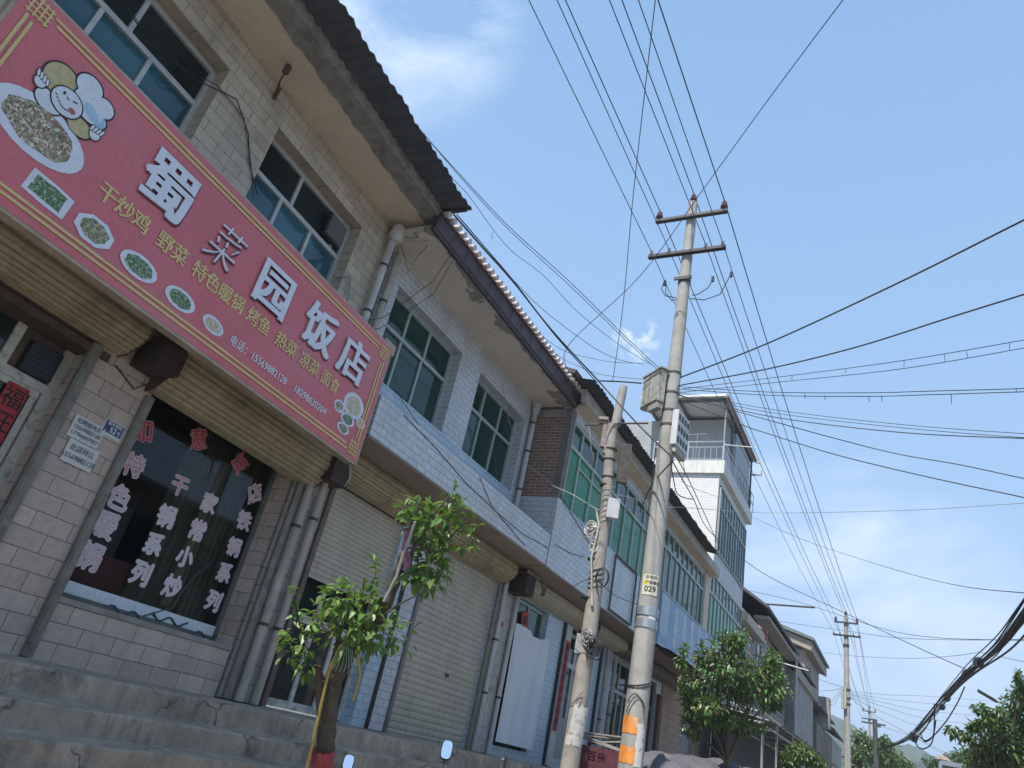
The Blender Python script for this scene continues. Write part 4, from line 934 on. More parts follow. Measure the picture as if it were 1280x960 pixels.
# windows and railing of a neighbour seen between the poles
w = MB(); w.wall(-.3, 0, [27.5, 33.6], [-.3, 3.4], [(28.3, 29.8, 0, 2.4), (31, 32.6, 0, 2.4)]); w.build('ground_floor_wall', _c['tan_blocks'], b4)
gw = MB(); 
for i in range(16): gw.box(-.12, -.10 if i % 2 else -.085, 28.3+.094*i, 28.3+.094*(i+1), 0, 2.4)
gw.build('garage_door', plain('pale_garage', (.42, .45, .50), .5, .1, .1, 4), b4)
gw = MB(); gw.box(-.12, -.1, 31, 32.6, 0, 2.4); gw.build('garage_door', _c['pale_garage'], b4)

# ------------------------------------------------------------------ houses farther up the street
def farwall(c, nm): return bricks(nm, c, tuple(x*.88 for x in c), tuple(x*.5 for x in c), .5, .15, .01, .8, .3, .45)
M_stripe = plain('striped_wall', (.26, .25, .235), .8, 0, .2, 2, .3, streak=.7)
M_tan = plain('tan_soffit', (.34, .285, .235), .85, 0, .15, 1.5, .2, streak=.3)
M_rooft = plain('grey_roof_tiles', (.10, .10, .105), .8, 0, .3, 8, .6)
# low house with cream eave beam, joined to the tower
b5 = building('low_corner_house', 'low house with cream eave beam beside the tower house, mostly behind the green tree', 33.7, T0)
w = MB(); w.box(-6, .55, 33.7, 38.3, -.1, 7.2); w.build('wall', M_tan, b5)
MB().prism([(.5, 7.25), (1.05, 7.1), (1.10, 7.45), (.5, 7.7)], 33.65, 38.6).build('eave_beam', plain('cream_beam', (.50, .45, .38), .8, 0, .15, 3, streak=.3), b5)
MB().face([(1.08, 33.65, 7.46), (1.08, 38.6, 7.46), (-6, 38.6, 8.6), (-6, 33.65, 8.6)]).build('roof', M_rooft, b5)
window(b5, 34.2, 37.9, 5.2, 6.9, .56, [34.8, 35.4, 36, 36.6, 37.2], [35.4, 36.6], 6.3, M_fg, M_greenframe, .07)
MB().box(.95, 1.05, 38.35, 38.5, 4.2, 7.2).build('post', _c['cream_beam'], b5)
rdm = MB(); rdm.box(1.1, 1.16, 38.0, 38.35, 7.55, 7.75); rdm.box(1.1, 1.16, 38.1, 38.4, 7.30, 7.45); rdm.build('red_paper', M_red, b5)
# gabled house A
def gable(nm, label, y0, y1, xw, zw, xe, ze, xr, zr, wallm, roofm, y0r=None, base=T0, ov=.5):
    b = building(nm, label, y0, base)
    wl_ = MB(); wl_.prism([(-7, -.1), (xw, -.1), (xw, zw), (xr, zr-.15), (-7, zr-.15)], y0, y1); wl_.build('wall', wallm, b)
    rf_ = MB(); a0 = (y0r if y0r is not None else y0-ov)
    rf_.prism([(xe, ze-.10), (xe, ze+.05), (xr, zr+.05), (-7, zr-1.2), (-7, zr-1.35), (xr, zr-.12)], a0, y1+ov*.6); rf_.build('roof', roofm, b)
    return b
b6 = gable('gabled_house', 'brown gabled house with dark tiled roof and projecting pole, beyond the low house', 38.9, 50.2, .35, 8.3, 1.15, 8.95, -2.6, 11.4, M_stripe, M_rooft)
MB().box(.35, 1.10, 39.0, 50.2, 8.45, 8.6).build('eave', M_tan, b6)
window(b6, 40, 49.5, 5.0, 7.6, .38, [40.8+.8*i for i in range(11)], [41.2+1.6*i for i in range(5)], 6.9, M_fg, _c['grey_frame'], .09)
MB().tube([(1.0, 38.6, 9.1), (3.2, 39.4, 9.35)], .05, 6).build('projecting_pole', M_steel, b6)
MB().tube([(.4, 38.7, 6.6), (3.0, 38.9, 6.2)], .045, 6).build('projecting_pipe', M_galv, b6)
pipe(b6, [(1.0, 50.1, 8.6), (1.0, 50.2, 3.6)], .07, M_pvc)
b7 = gable('lower_gabled_house', 'lower house with striped pale panels between two gabled houses', 50.6, 60.2, .85, 7.9, 1.1, 8.55, -2.2, 10.2, M_stripe, M_rooft, base=T0)
MB().box(.85, 1.02, 50.6, 60.2, 7.7, 8.25).build('eave', M_tan, b7)
pn = MB()
for i in range(11): pn.box(.86, .93, 51+.84*i, 51.35+.84*i, 4.0, 7.4)
pn.build('pale_panels', plain('pale_panels', (.42, .42, .42), .7, 0, .2, 2, streak=.5), b7)
b8 = building('high_canopy_house', 'tall far house whose broad flat canopy overhangs a tan soffit', 60.8, T0)
MB().box(-8, .2, 60.8, 70.5, -.1, 11.2).build('wall', M_tan, b8)
MB().prism([(-8, 13.6), (-4.6, 13.4), (.95, 11.75), (.95, 11.95), (-4.5, 13.7), (-8, 13.9)], 59.8, 71.4).build('roof', plain('grey_green_roof', (.14, .17, .17), .7, 0, .2, 3), b8)
MB().prism([(-8, 12.9), (-4, 12.6), (.75, 11.05), (.75, 11.72), (-4.5, 13.35), (-8, 13.5)], 60.1, 71.2).build('soffit', M_tan, b8)
MB().box(.2, .26, 61.2, 70.0, 4, 8.6).build('dark_front', M_stripe, b8)
b9 = gable('weathered_house', 'dark weathered house behind the second utility pole', 61.5, 72, 1.0, 6.3, 1.3, 7.5, -1.2, 8.3, plain('weathered_wall', (.20, .17, .15), .9, 0, .3, 1.5, .4, streak=.5), M_rooft, base=T0)
MB().box(.1, .5, 62.3, 62.7, 7.2, 10.2).build('flue', M_conc, b9)
MB().box(.6, 1.4, 66.5, 67.5, 6.5, 8.8).build('pier', M_conc, b9)
b10 = gable('last_visible_house', 'small pale house at the end of the row with a blue sheet roof', 74, 84, .9, 6.6, 1.2, 7.2, -1.5, 8.6, farwall((.36, .34, .31), 'last_wall'), M_sheet, base=T0)
# long low shelter in front of the far houses
sh_ = building('street_shelter', 'long low metal shelter frame with sloping sheet roof in front of the far houses', 26.5, -1.2, 'shelter', x=-4.5)
M_fr = plain('frame_grey', (.34, .34, .33), .6, .3, .15, 6)
zt = lambda y: 2.78+(y-26)*.012
m = MB()
for y in (27.2, 30.2, 34.2, 39, 44, 48): m.tube([(0, y, -1.2), (0, y, zt(y))], .045, 6)
for k in (0, -.35): m.tube([(0, 26.5, zt(26.5)+k), (0, 54, zt(54)+k)], .04, 6)
m.tube([(-1.6, 26.5, zt(26.5)-.3), (-1.6, 54, zt(54)-.3)], .04, 6); m.tube([(-2.6, 26.5, zt(26.5)+.35), (-2.6, 54, zt(54)+.35)], .04, 6)
for y in range(27, 54, 3): m.tube([(0, y, zt(y)), (-2.7, y, zt(y)+.35)], .03, 6); m.tube([(0, y, zt(y)-.3), (-1.6, y, zt(y)-.3)], .03, 5)
m.build('shelter_frame', M_fr, sh_)
m = MB(); m.prism([(.12, 0.03), (-2.8, .48), (-2.8, .50), (.12, .05)], 31, 54)
for i, v in enumerate(m.v): m.v[i] = (v[0], v[1], v[2]+zt(v[1]))
m.build('shelter_roof', plain('shelter_sheet', (.20, .21, .22), .6, .1, .25, 3, .2, streak=.4), sh_)
m = MB(); m.box(-1.75, -1.7, 30.5, 54, -1.2, 2.6); m.build('shelter_back', plain('dark_tarpaulin', (.03, .035, .045), .8, 0, .3, 2), sh_)

# ------------------------------------------------------------------ the other side of the street (it shades and lights the frontage)
def opposite(label, y0, y1, H, wm):
    b = thing('opposite_building', label, 'building', (8.2, y0, .14), 0, 'buildings on the opposite side of the street'); OFF[b.name] = Vector((8.2, y0, .14))
    holes = []; y = y0+1.2
    while y+2.2 < y1-.6: holes += [(y, y+2.0, 4.6, 6.3)] if H > 6.5 else []; holes.append((y-.2, y+2.2, .2, 2.9)); y += 3.4
    w = MB(); w.wall(8.2, 8.5, [y0, y1], [.1, H], holes); w.build('wall', wm, b)
    for (a, b_, c, d) in holes:
        if c > 3: MB().box(8.36, 8.40, a, b_, c, d).build('window', M_glass_green, b)
        else: MB().box(8.32, 8.38, a, b_, c, d).build('shutter', M_rollgrey, b)
    MB().box(7.4, 13, y0, y1, H, H+.2).build('roof', M_conc, b)
opposite('white tiled low building on the unseen side of the street, nearer the camera', -22, 10, 4.6, M_tile)
opposite('two-storey building on the unseen side of the street, farther along', 13, 34, 7.2, M_block)
# ------------------------------------------------------------------ utility poles
M_ins = plain('insulator_brown', (.10, .035, .03), .3, 0, .2, 9)
M_arm = plain('crossarm_steel', (.07, .065, .07), .65, .2, .2, 8)
def shaft(x, y, z0, z1, r0, r1, lean=(0, 0), seg=20, bend=0):
    m = MB(); n = 12
    m.tube([(x+lean[0]*t+bend*math.sin(math.pi*t), y+lean[1]*t, z0+(z1-z0)*t) for t in [i/n for i in range(n+1)]], [r0+(r1-r0)*i/n for i in range(n+1)], seg); return m
def band(root, x, y, z, r, h=.03, mat=None, name='band'):
    return MB().tube([(x, y, z-h), (x, y, z+h)], r, 20).build(name, mat or M_arm, root)
ARMS = {}
def power_pole(name, label, P, H, r0, r1, arm1, arm2, detail=True, group='tall concrete power poles along the street', ay=0.0):
    x, y = P
    t = thing(name, label, 'utility pole', (x, y, 0), 0, group)
    shaft(x, y, -.1, H, r0, r1).build('shaft', M_conc_pole, t)
    sin_, cos_ = math.sin(ay), math.cos(ay)
    def arm(z, hl, hr, mat, off=.12):
        m = MB(); c = Vector((x+cos_*(hr-hl)/2, y-off+sin_*(hr-hl)/2, z)); m.obox(c, (cos_*(hl+hr)/2, sin_*(hl+hr)/2, 0), (0, .03, 0), (0, 0, .035)); m.obox(c+Vector((0, .0, -.03)), (cos_*(hl+hr)/2, sin_*(hl+hr)/2, 0), (0, .045, 0), (0, 0, .006))
        return m.build('crossarm', mat, t)
    arm(arm1[0], arm1[1], arm1[2], M_arm); arm(arm2[0], arm2[1], arm2[2], plain('crossarm_dark', (.03, .022, .028), .6, .1, .2, 8))
    pts = []
    def ins(px_, pz, big, yo=-.12):
        m = MB(); b = Vector((x+px_*cos_, y+yo+px_*sin_, pz))
        if big: m.tube([b, b+Vector((0, 0, .04)), b+Vector((0, 0, .05)), b+Vector((0, 0, .09)), b+Vector((0, 0, .1)), b+Vector((0, 0, .15)), b+Vector((0, 0, .2))], [.025, .03, .07, .065, .05, .055, .03], 12); h = .2
        else: m.tube([b, b+Vector((0, 0, .03)), b+Vector((0, 0, .05)), b+Vector((0, 0, .09))], [.015, .035, .025, .03], 10); h = .07
        m.build('insulator', M_ins if big else plain('insulator_grey', (.20, .19, .2), .4), t)
        return b+Vector((0, 0, h))
    hv = [ins(-arm1[1]+.06, arm1[0]+.03, True), ins(0, H+.02, True, 0), ins(arm1[2]-.06, arm1[0]+.03, True)]
    lv = [ins(q, arm2[0]+.035, False) for q in (-arm2[1]+.05, -arm2[1]*.45, arm2[2]*.5, arm2[2]-.06)]
    return t, hv, lv
D1 = 10.5
top1 = at(866, 254, D1+1.55); PX, PY = -3.32, 10.21
def on_pole(px, py, y, n=Vector((0, 1, 0))):   # sight line of the survey cut with the vertical plane across the street at y
    v = at(px, py, 1)-Vector((0, 0, GZ)); k = y/v.y; return Vector((v.x*k, v.y*k, v.z*k+GZ))
a1L, a1R = on_pole(820, 276, PY-.12), on_pole(909, 264, PY-.12); a2L, a2R = on_pole(811, 319, PY-.12), on_pole(907, 311, PY-.12)
topz = on_pole(867, 254, PY).z
P1, HV1, LV1 = power_pole('utility_pole', 'big round concrete pole in the foreground with two crossarms and orange painted foot', (PX, PY), topz, .175, .085,
    ((a1L.z+a1R.z)/2, PX-a1L.x, a1R.x-PX), ((a2L.z+a2R.z)/2, PX-a2L.x, a2R.x-PX))
def zpole(px, py): return on_pole(px, py, PY).z
for py, px in ((352, 857), (468, 843), (493, 840), (515, 838), (533, 836)):
    z = zpole(px, py); r = .175+(.085-.175)*z/topz
    if py == 352:
        band(P1, PX, PY, z, r+.012, .05)
        MB().box(PX-.16, PX+.16, PY-.13, PY-.10, z-.03, z+.03).build('clamp', M_arm, P1)
    else: band(P1, PX, PY, z, r+.008, .018)
for px, py in ((804, 765), (802, 780)):
    z = zpole(px, py); band(P1, PX, PY, z, .16, .06, plain('bright_band', (.50, .52, .54), .35, .7, .1, 6))
# number plate on the pole, curved
def wrap(name, mat, root, x, y, z0, z1, r, a0, a1, n=10):
    m = MB(); m.grid([[(x+r*math.cos(a0+(a1-a0)*i/n), y+r*math.sin(a0+(a1-a0)*i/n), z) for i in range(n+1)] for z in (z0, z1)]); return m.build(name, mat, root)
def wraptext(body, size, x, y, z, r, ang, mat, part, bold=.01):
    m = textmb(body, size, 0, 0, 0, .001, bold); 
    m.v = [(x+r*math.cos(ang+v[1]/r), y+r*math.sin(ang+v[1]/r), z+v[2]) for v in m.v]
    return subpart(m, 'writing', mat, part)
camang = math.atan2(-PY, -PX)
M_tagp = plain('tag_pale', (.62, .60, .48), .5, 0, .12, 12)
rr_ = lambda z: .175+(.085-.175)*z/topz
za, zb_ = zpole(807, 746), zpole(812, 721)
tg = wrap('number_plate', M_tagp, P1, PX, PY, za, zb_, rr_(za)+.006, camang-.85, camang+.75)
tg['label'] = 'pale yellow plate marked 029'
zm = (za+zb_)/2; R2 = rr_(zm)+.008
wraptext('029', .115, PX, PY, za+.085, R2+.001, camang-.0, M_ink, tg, .02); wraptext('供电所', .06, PX, PY, zb_-.04, R2+.001, camang+.05, M_ink, tg); wraptext('严禁攀登', .055, PX, PY, zm+.03, R2+.001, camang+.2, M_ink, tg)
m = MB(); m.grid([[(PX+R2*math.cos(camang-.45+.22*k*math.cos(a)), PY+R2*math.sin(camang-.45+.22*k*math.cos(a)), zm+.03+.042*k*math.sin(a)) for a in [j*math.pi/8 for j in range(17)]] for k in (.02, 1)])
subpart(m, 'yellow_disc', plain('tag_yellow', (.72, .60, .03), .5), tg)
za2, zb2 = zpole(814, 788), zpole(812, 772)
wrap('paper_sticker', M_paper, P1, PX, PY, za2, zb2, rr_(za2)+.004, camang+.15, camang+.9)
M_orange = plain('orange_paint', (.74, .27, .05), .6, 0, .12, 8, dirt=6, dcol=(.60, .45, .33))
for (pa, pb) in ((918, 897), (956, 935)):
    z0_, z1_ = zpole(790, pa), zpole(792, pb); m = MB(); r = rr_(z0_)+.004; n = 16; rq = random.Random(pa)
    a_, b_ = camang-1.35, camang+.25
    m.grid([[(PX+r*math.cos(a_+(b_-a_)*i/n), PY+r*math.sin(a_+(b_-a_)*i/n), (z0_ if k == 0 else z1_)+rq.uniform(-.008, .012)) for i in range(n+1)] for k in (0, 1)]); m.build('orange_band', M_orange, P1)
z0_, z1_ = zpole(790, 958), zpole(795, 905)
m = MB(); r = rr_(z0_)+.003; n = 14; rq = random.Random(4)
m.grid([[(PX+r*math.cos(camang+.2+rq.uniform(-.06, .06)*(i == 0)+.75*i/n), PY+r*math.sin(camang+.2+.75*i/n), z0_+(z1_-z0_)*k/8+rq.uniform(-.02, .02)*(k == 8)) for i in range(n+1)] for k in range(9)]); m.build('torn_poster', plain('torn_poster', (.60, .58, .56), .8, 0, .1, 9, dirt=9, dcol=(.10, .09, .09)), P1)
# drip loops and jumpers near the lower crossarm, wires wound round the shaft
for pts in ([(830, 352), (827, 362), (832, 370), (845, 372)], [(833, 354), (832, 366), (840, 376), (846, 374)], [(891, 349), (885, 360), (872, 368), (865, 369)], [(913, 344), (900, 368), (880, 375), (862, 373)]):
    MB().tube([on_pole(a, b, PY-.25) for a, b in pts], .009, 5).build('jumper', M_wire, P1)
for (a, b) in ((831, 354), (891, 349), (914, 343)):
    q = on_pole(a, b, PY-.25); MB().tube([q-Vector((0, 0, .05)), q+Vector((0, 0, .05))], .025, 6).build('wire_clamp', M_black, P1)
def loops(root, x, y, za, zb, r, n, th=.007, mat=None, rnd=None, name='wound_wire'):
    rnd = rnd or random; m = MB(); pts = []
    for i in range(n*14+1):
        a = i/14*2*math.pi; z = za+(zb-za)*i/(n*14)+.05*math.sin(a+i*.02); pts.append((x+(r+.006)*math.cos(a), y+(r+.006)*math.sin(a), z))
    m.tube(pts, th, 5); return m.build(name, mat or M_black, root)
zc = zpole(793, 858); loops(P1, PX, PY, zc, zc+.05, rr_(zc), 2)
for k in range(3):
    zz = zpole(797, 880); pts = [(PX+(rr_(zz)+.008)*math.cos(camang+a), PY+(rr_(zz)+.008)*math.sin(camang+a), zz+(.12-.3*(a+.25-.2*k)**2)-.03*k) for a in [-.9+.15*i for i in range(12)]]
    MB().tube(pts, .004, 5).build('wound_wire', M_rust, P1)
zk = [zpole(807-.9*i, 480+26*i) for i in range(1)]
m = MB(); m.tube([(PX-.13, PY-.1, z) for z in (zpole(800, 780), zpole(836, 560))], .007, 5); m.build('riser_wire', M_black, P1)
# meter / terminal boxes on the big pole
def xf(v): return v
bx1 = thing('junction_cabinet', 'weathered grey cabinet fixed high on the left of the big concrete pole', 'electrical box', tuple(on_pole(815, 500, PY-.1)))
q = on_pole(817, 488, PY-.05); cq = Vector((math.cos(.9), math.sin(.9), 0)); cr_ = Vector((-math.sin(.9), math.cos(.9), 0))
M_cab = plain('weathered_cabinet', (.42, .41, .36), .7, 0, .3, 7, .2, streak=.7, dirt=5, dcol=(.18, .19, .14))
m = MB(); m.obox(q, cr_*.26, cq*.06, (0, 0, .30)); m.build('cabinet_box', M_cab, bx1, bevel=.01)
m = MB(); m.obox(q-cr_*.0-cq*.065+Vector((0, 0, .0)), cr_*.235, cq*.006, (0, 0, .27)); m.build('cabinet_door', M_cab, bx1)
m = MB(); m.obox(q-cr_*.1+Vector((0, 0, -.36)), cr_*.14, cq*.05, (0, 0, .05)); m.build('cable_entry', M_conc, bx1)
m = MB(); m.obox(q-Vector((0, 0, -.32)), cr_*.28, cq*.08, (0, 0, .012)); m.build('cabinet_lid', M_cab, bx1)
bx2 = thing('meter_box', 'white meter box with rows of small windows on the right of the big concrete pole', 'electrical box', tuple(on_pole(848, 560, PY-.1)))
q = on_pole(850, 541, PY-.08); ca_ = 1.45; cr2 = Vector((math.cos(ca_), math.sin(ca_), 0)); cn2 = Vector((math.sin(ca_), -math.cos(ca_), 0))
m = MB(); m.obox(q, cr2*.235, cn2*.05, (0, 0, .30)); m.build('cabinet_box', plain('pale_meter_box', (.55, .56, .57), .5, 0, .1, 6), bx2, bevel=.008)
for i in range(4):
    for j in range(3): MB().obox(q+cn2*.052+cr2*(-.17+.113*i)+Vector((0, 0, .19-.19*j)), cr2*.035, cn2*.004, (0, 0, .05)).build('meter_window', M_steel, bx2)
m = MB(); m.obox(q+Vector((0, 0, -.36)), cr2*.2, cn2*.04, (0, 0, .05)); m.build('cable_entry', _c['weathered_cabinet'], bx2)

# small leaning pole with tangles
SX, SYY = -4.93, 12.05
t2 = thing('service_pole', 'thinner weathered concrete pole with wire tangles standing left of the big pole', 'utility pole', (SX+.02, SYY, 0))
def on2(px, py): return on_pole(px, py, SYY)
bA, bB, bC = on2(712, 958), on2(757, 640), on2(764, 545)
base = bA+(bA-bB)*((0-bA.z)/(bA.z-bB.z)) if abs(bA.z-bB.z) > .1 else bA
topP = bC+Vector((.0, 0, .25))
m = MB(); m.tube([Vector((base.x, SYY, -.1)), bA, (bA+bB)/2+Vector((.015, 0, 0)), bB, bC, topP], [.165, .150, .135, .108, .10, .095], 16); m.build('shaft', plain('old_pole_concrete', (.33, .30, .265), .9, 0, .22, 5, .4, dirt=3, dcol=(.24, .21, .19)), t2)
m = MB(); ua, ub = on2(767, 528), on2(777, 480); m.tube([Vector((ua.x, SYY+.12, ua.z)), Vector((ub.x, SYY+.12, ub.z))], [.095, .085], 16); m.build('upper_post', _c['pole_concrete'], t2)
m = MB(); a_, b_ = on2(735, 530), on2(810, 529); m.tube([a_, b_], .018, 6); m.obox(on2(740, 530), (.14, 0, 0), (0, .02, 0), (0, 0, .03)); m.build('crossarm', M_arm, t2)
bz = on2(757, 540)
m = MB(); m.obox(on2(757, 546), (.07, .04, 0), (-.03, .06, 0), (0, 0, .24)); m.obox(on2(761, 562), (.09, .03, 0), (-.03, .06, 0), (0, 0, .10)); m.obox(on2(755, 524), (.09, .02, 0), (-.02, .06, 0), (0, 0, .03)); m.build('weathered_box', plain('stained_box', (.33, .27, .25), .8, 0, .35, 9, .3, dirt=5, dcol=(.18, .10, .09)), t2)
m = MB(); m.obox(on2(779, 578)+Vector((0, .05, 0)), (.085, .05, 0), (-.03, .05, 0), (0, 0, .40)); m.build('dark_box', plain('mossy_box', (.085, .08, .07), .9, 0, .35, 9, .3), t2)
m = MB(); m.obox(on2(768, 638)+Vector((.0, -.08, 0)), (.10, .045, 0), (-.03, .055, 0), (0, 0, .19)); m.build('white_box', plain('old_white_box', (.50, .51, .54), .6, 0, .12, 7, streak=.4), t2, bevel=.01)
for px, py, r in ((764, 562, .115), (762, 575, .115), (760, 597, .118), (757, 607, .12), (743, 700, .13), (736, 748, .14)):
    q = on2(px, py); MB().tube([q-Vector((0, 0, .012)), q+Vector((0, 0, .012))], r, 16).build('band', M_black, t2)
for (pa, pb, n, th, mat) in (((756, 655), (758, 612), 7, .006, M_galv), ((742, 738), (748, 712), 4, .010, M_black)):
    za_, zb2_ = on2(*pa), on2(*pb); loops(t2, (za_.x+zb2_.x)/2, SYY, za_.z, zb2_.z, .125, n, th, mat)
rw = random.Random(11)
def tangle(root, centre, rad, n, th, mat, name='wire_tangle'):
    m = MB()
    for k in range(n):
        c = centre+Vector((rw.uniform(-1, 1)*rad*.4, rw.uniform(-.5, .5)*rad*.4, rw.uniform(-1, 1)*rad*.5)); a0 = rw.uniform(0, 6.28); pts = []
        R = rad*rw.uniform(.4, 1); tl = rw.uniform(-.6, .6)
        for i in range(13):
            a = a0+i*.5; pts.append(c+Vector((R*math.cos(a)*.8, R*math.sin(a)*tl, R*math.sin(a))))
        m.tube(pts, th, 5)
    return m.build(name, mat, root)
M_wht = plain('white_cable', (.50, .49, .45), .6, 0, .2, 9)
tangle(t2, on2(744, 665)-Vector((.02, .1, 0)), .14, 18, .012, M_wht); tangle(t2, on2(746, 685)-Vector((.02, .1, 0)), .10, 9, .011, M_wht)
tangle(t2, on2(741, 810)+Vector((.06, -.16, 0)), .15, 18, .008, M_black); tangle(t2, on2(737, 800)-Vector((.0, .16, 0)), .12, 10, .006, M_galv)
m = MB(); c = on2(755, 726)+Vector((.02, -.18, 0)); 
for k in range(3): m.tube([c+Vector((.115*math.cos(a)+.006*k, .01*k, .165*math.sin(a)+.008*k)) for a in [i*math.pi/12 for i in range(25)]], .009, 5)
m.build('cable_coil', M_black, t2)
m = MB(); c = on2(726, 806)+Vector((0, -.1, 0)); m.obox(c, (.05, .02, 0), (-.02, .05, 0), (0, 0, .16)); m.build('small_box', plain('small_grey_box', (.36, .37, .37), .5), t2)
MB().tube([on2(744, 760)+Vector((0, -.16, 0)), on2(740, 700)+Vector((.04, -.14, 0)), on2(752, 660)+Vector((0, -.14, 0)), on2(748, 640)+Vector((0, -.13, 0))], .022, 8).build('cable_duct', _c['weathered_cabinet'], t2)
for k in range(2):
    MB().tube([on2(712+k*14, 868+10*k)+Vector((-.05, -.12, .03*k)), on2(720+k*8, 880+4*k)+Vector((0, -.16, -.02)), on2(728, 870+8*k)+Vector((.05, -.15, .04))], .006, 5).build('wire_scrap', M_rust, t2)
# white lime patch
m = MB(); zl0, zl1 = on2(716, 932), on2(726, 882); rq = random.Random(8); ca2 = math.atan2(-SYY, -SX)
m.grid([[((zl0.x+(zl1.x-zl0.x)*k/6)+.151*math.cos(ca2-1.2+2.4*i/14), SYY+.151*math.sin(ca2-1.2+2.4*i/14), zl0.z+(zl1.z-zl0.z)*k/6+rq.uniform(-.03, .03)) for i in range(15)] for k in range(7)]); m.build('lime_patch', plain('lime_wash', (.52, .51, .49), .9, 0, .2, 14, .4, dirt=12, dcol=(.28, .26, .235)), t2)

# far power poles
def far(name, label, px, py_top, depth, pxs, H=None, **k):
    q = at(px, py_top, depth)
    (l1, r1), (l2, r2) = pxs
    A = [on_pole(*l1, q.y-.1), on_pole(*r1, q.y-.1), on_pole(*l2, q.y-.1), on_pole(*r2, q.y-.1)]
    t, hv, lv = power_pole(name, label, (q.x, q.y), q.z, .18, .09, ((A[0].z+A[1].z)/2, q.x-A[0].x, A[1].x-q.x), ((A[2].z+A[3].z)/2, q.x-A[2].x, A[3].x-q.x))
    return t, hv, lv, q
P2, HV2, LV2, q2 = far('utility_pole', 'second tall concrete pole, standing beside the far gabled houses', 1057.5, 770, 33.5, (((1043, 777), (1073, 780)), ((1041, 792.5), (1076, 797))))
band(P2, q2.x, q2.y, on_pole(1058, 807, q2.y).z, .125, .06)
m = MB(); c = on_pole(1054.5, 869, q2.y-.2); m.box(c.x-.10, c.x+.12, c.y-.1, c.y+.1, c.z-.55, c.z+.35); m.build('terminal_box', _c['weathered_cabinet'], P2)
for pz in (862, 873, 880): band(P2, q2.x, q2.y, on_pole(1059, pz, q2.y).z, .16, .03)
P3, HV3, LV3, q3 = far('utility_pole', "third tall concrete pole, small and far off above trees at the street's end", 1086.5, 886, 62, (((1078, 888), (1095, 891)), ((1077, 897.5), (1092, 900))))
dq = at(1093.5, 899, 50)
dp_ = thing('service_pole', 'slim dark pole just right of the third power pole, where the thick cable bundle ends', 'utility pole', (dq.x, dq.y, 0)); shaft(dq.x, dq.y, -.1, dq.z, .19, .15).build('shaft', plain('dark_pole', (.09, .085, .09), .9, 0, .3, 5), dp_)
m = MB(); m.obox(on_pole(1092, 904.5, dq.y), (.75, 0, 0), (0, .04, 0), (0, 0, .05)); m.obox(on_pole(1097, 906.5, dq.y), (.2, 0, 0), (0, .1, 0), (0, 0, .12)); m.build('crossarm', M_arm, dp_)
cq2 = at(954.5, 0, 1)
# ------------------------------------------------------------------ conductors along the street
def sagline(a, b, sag, n=14):
    a, b = Vector(a), Vector(b); return [a.lerp(b, i/n)-Vector((0, 0, sag*4*(i/n)*(1-i/n))) for i in range(n+1)]
def back(p, px0, py0, zt_):      # where the span behind the camera comes from: a point of the survey line at height zt_, pushed on to the pole behind
    v = at(px0, py0, 1)-Vector((0, 0, GZ)); k = (zt_-GZ)/v.z; q = Vector((v.x*k, v.y*k, zt_)); d = (q-p); return p+d*((p.y+17.5)/(-d.y)) if d.y < 0 else q
wires = [(HV1[0], (709, 0), HV2[0], HV3[0], .010, 'power line from the left insulator of the upper crossarm'),
         (HV1[1], (779, 0), HV2[1], HV3[1], .010, 'power line from the insulator on the very top of the big pole'),
         (HV1[2], (824, 0), HV2[2], HV3[2], .011, 'power line from the right insulator of the upper crossarm'),
         (LV1[0], (664, 0), LV2[0], LV3[0], .008, 'power line from the left end of the lower crossarm'),
         (LV1[1], (699, 0), LV2[1], LV3[1], .008, 'power line from the lower crossarm just left of the big pole'),
         (LV1[2], (764, 0), LV2[2], LV3[2], .008, 'power line from the lower crossarm just right of the big pole'),
         (LV1[3], (800, 0), LV2[3], LV3[3], .008, 'power line from the right end of the lower crossarm')]
def wire_obj(name, pts, r, mat, label, cat, group=None, extra=None):
    m = MB(); m.tube(pts, r, 6)
    if extra:
        for e_ in extra: m.tube(e_, r*.8, 5)
    base_ = Vector(min((Vector(p) for p in pts), key=lambda v: v.z))
    o = m.build(name, mat, None, loc=base_); return tag(o, label, cat, group)
for p, pb, p2_, p3_, r, lb in wires:
    b_ = back(p, *pb, p.z-.05)
    wire_obj('power_line', sagline(b_, p, .10)[:-1]+sagline(p, p2_, .30)[:-1]+sagline(p2_, p3_, .45), r*.92, M_wire, lb, 'power line', 'power lines strung between the tall concrete poles')
# ------------------------------------------------------------------ other cables (surveyed sight lines at their own distances)
def cable(pts, r, label, mat=None, group='service cables crossing the sky', extra=None):
    # pts: (px, py, depth); smoothed
    P = [at(*p) for p in pts]; out_ = []
    def onward(a, b):          # carry a span that leaves the view on to the houses across the street (or the next pole)
        d = (a-b).normalized(); L_ = 14 if abs(d.x) < .2 else min(16, max(2, (8.25-a.x)/d.x if d.x > 0 else 10)); return [a+d*(L_*f)+Vector((0, 0, .12*L_*f*(f-.3))) for f in (.1, .3, .6, 1)]
    off_ = lambda q: q[0] > 1285 or q[1] < -10
    if off_(pts[0]): P = onward(P[0], P[1])[::-1]+P
    if off_(pts[-1]): P = P+onward(P[-1], P[-2])
    for i in range(len(P)-1):
        p0 = P[max(i-1, 0)]; p1 = P[i]; p2_ = P[i+1]; p3_ = P[min(i+2, len(P)-1)]
        for k in range(8):
            t = k/8; out_.append(.5*((2*p1)+(p2_-p0)*t+(2*p0-5*p1+4*p2_-p3_)*t*t+(3*p1-p0-3*p2_+p3_)*t**3))
    out_.append(P[-1])
    return wire_obj('service_cable', out_, r*.85, mat or M_wire, label, 'cable', group, extra)
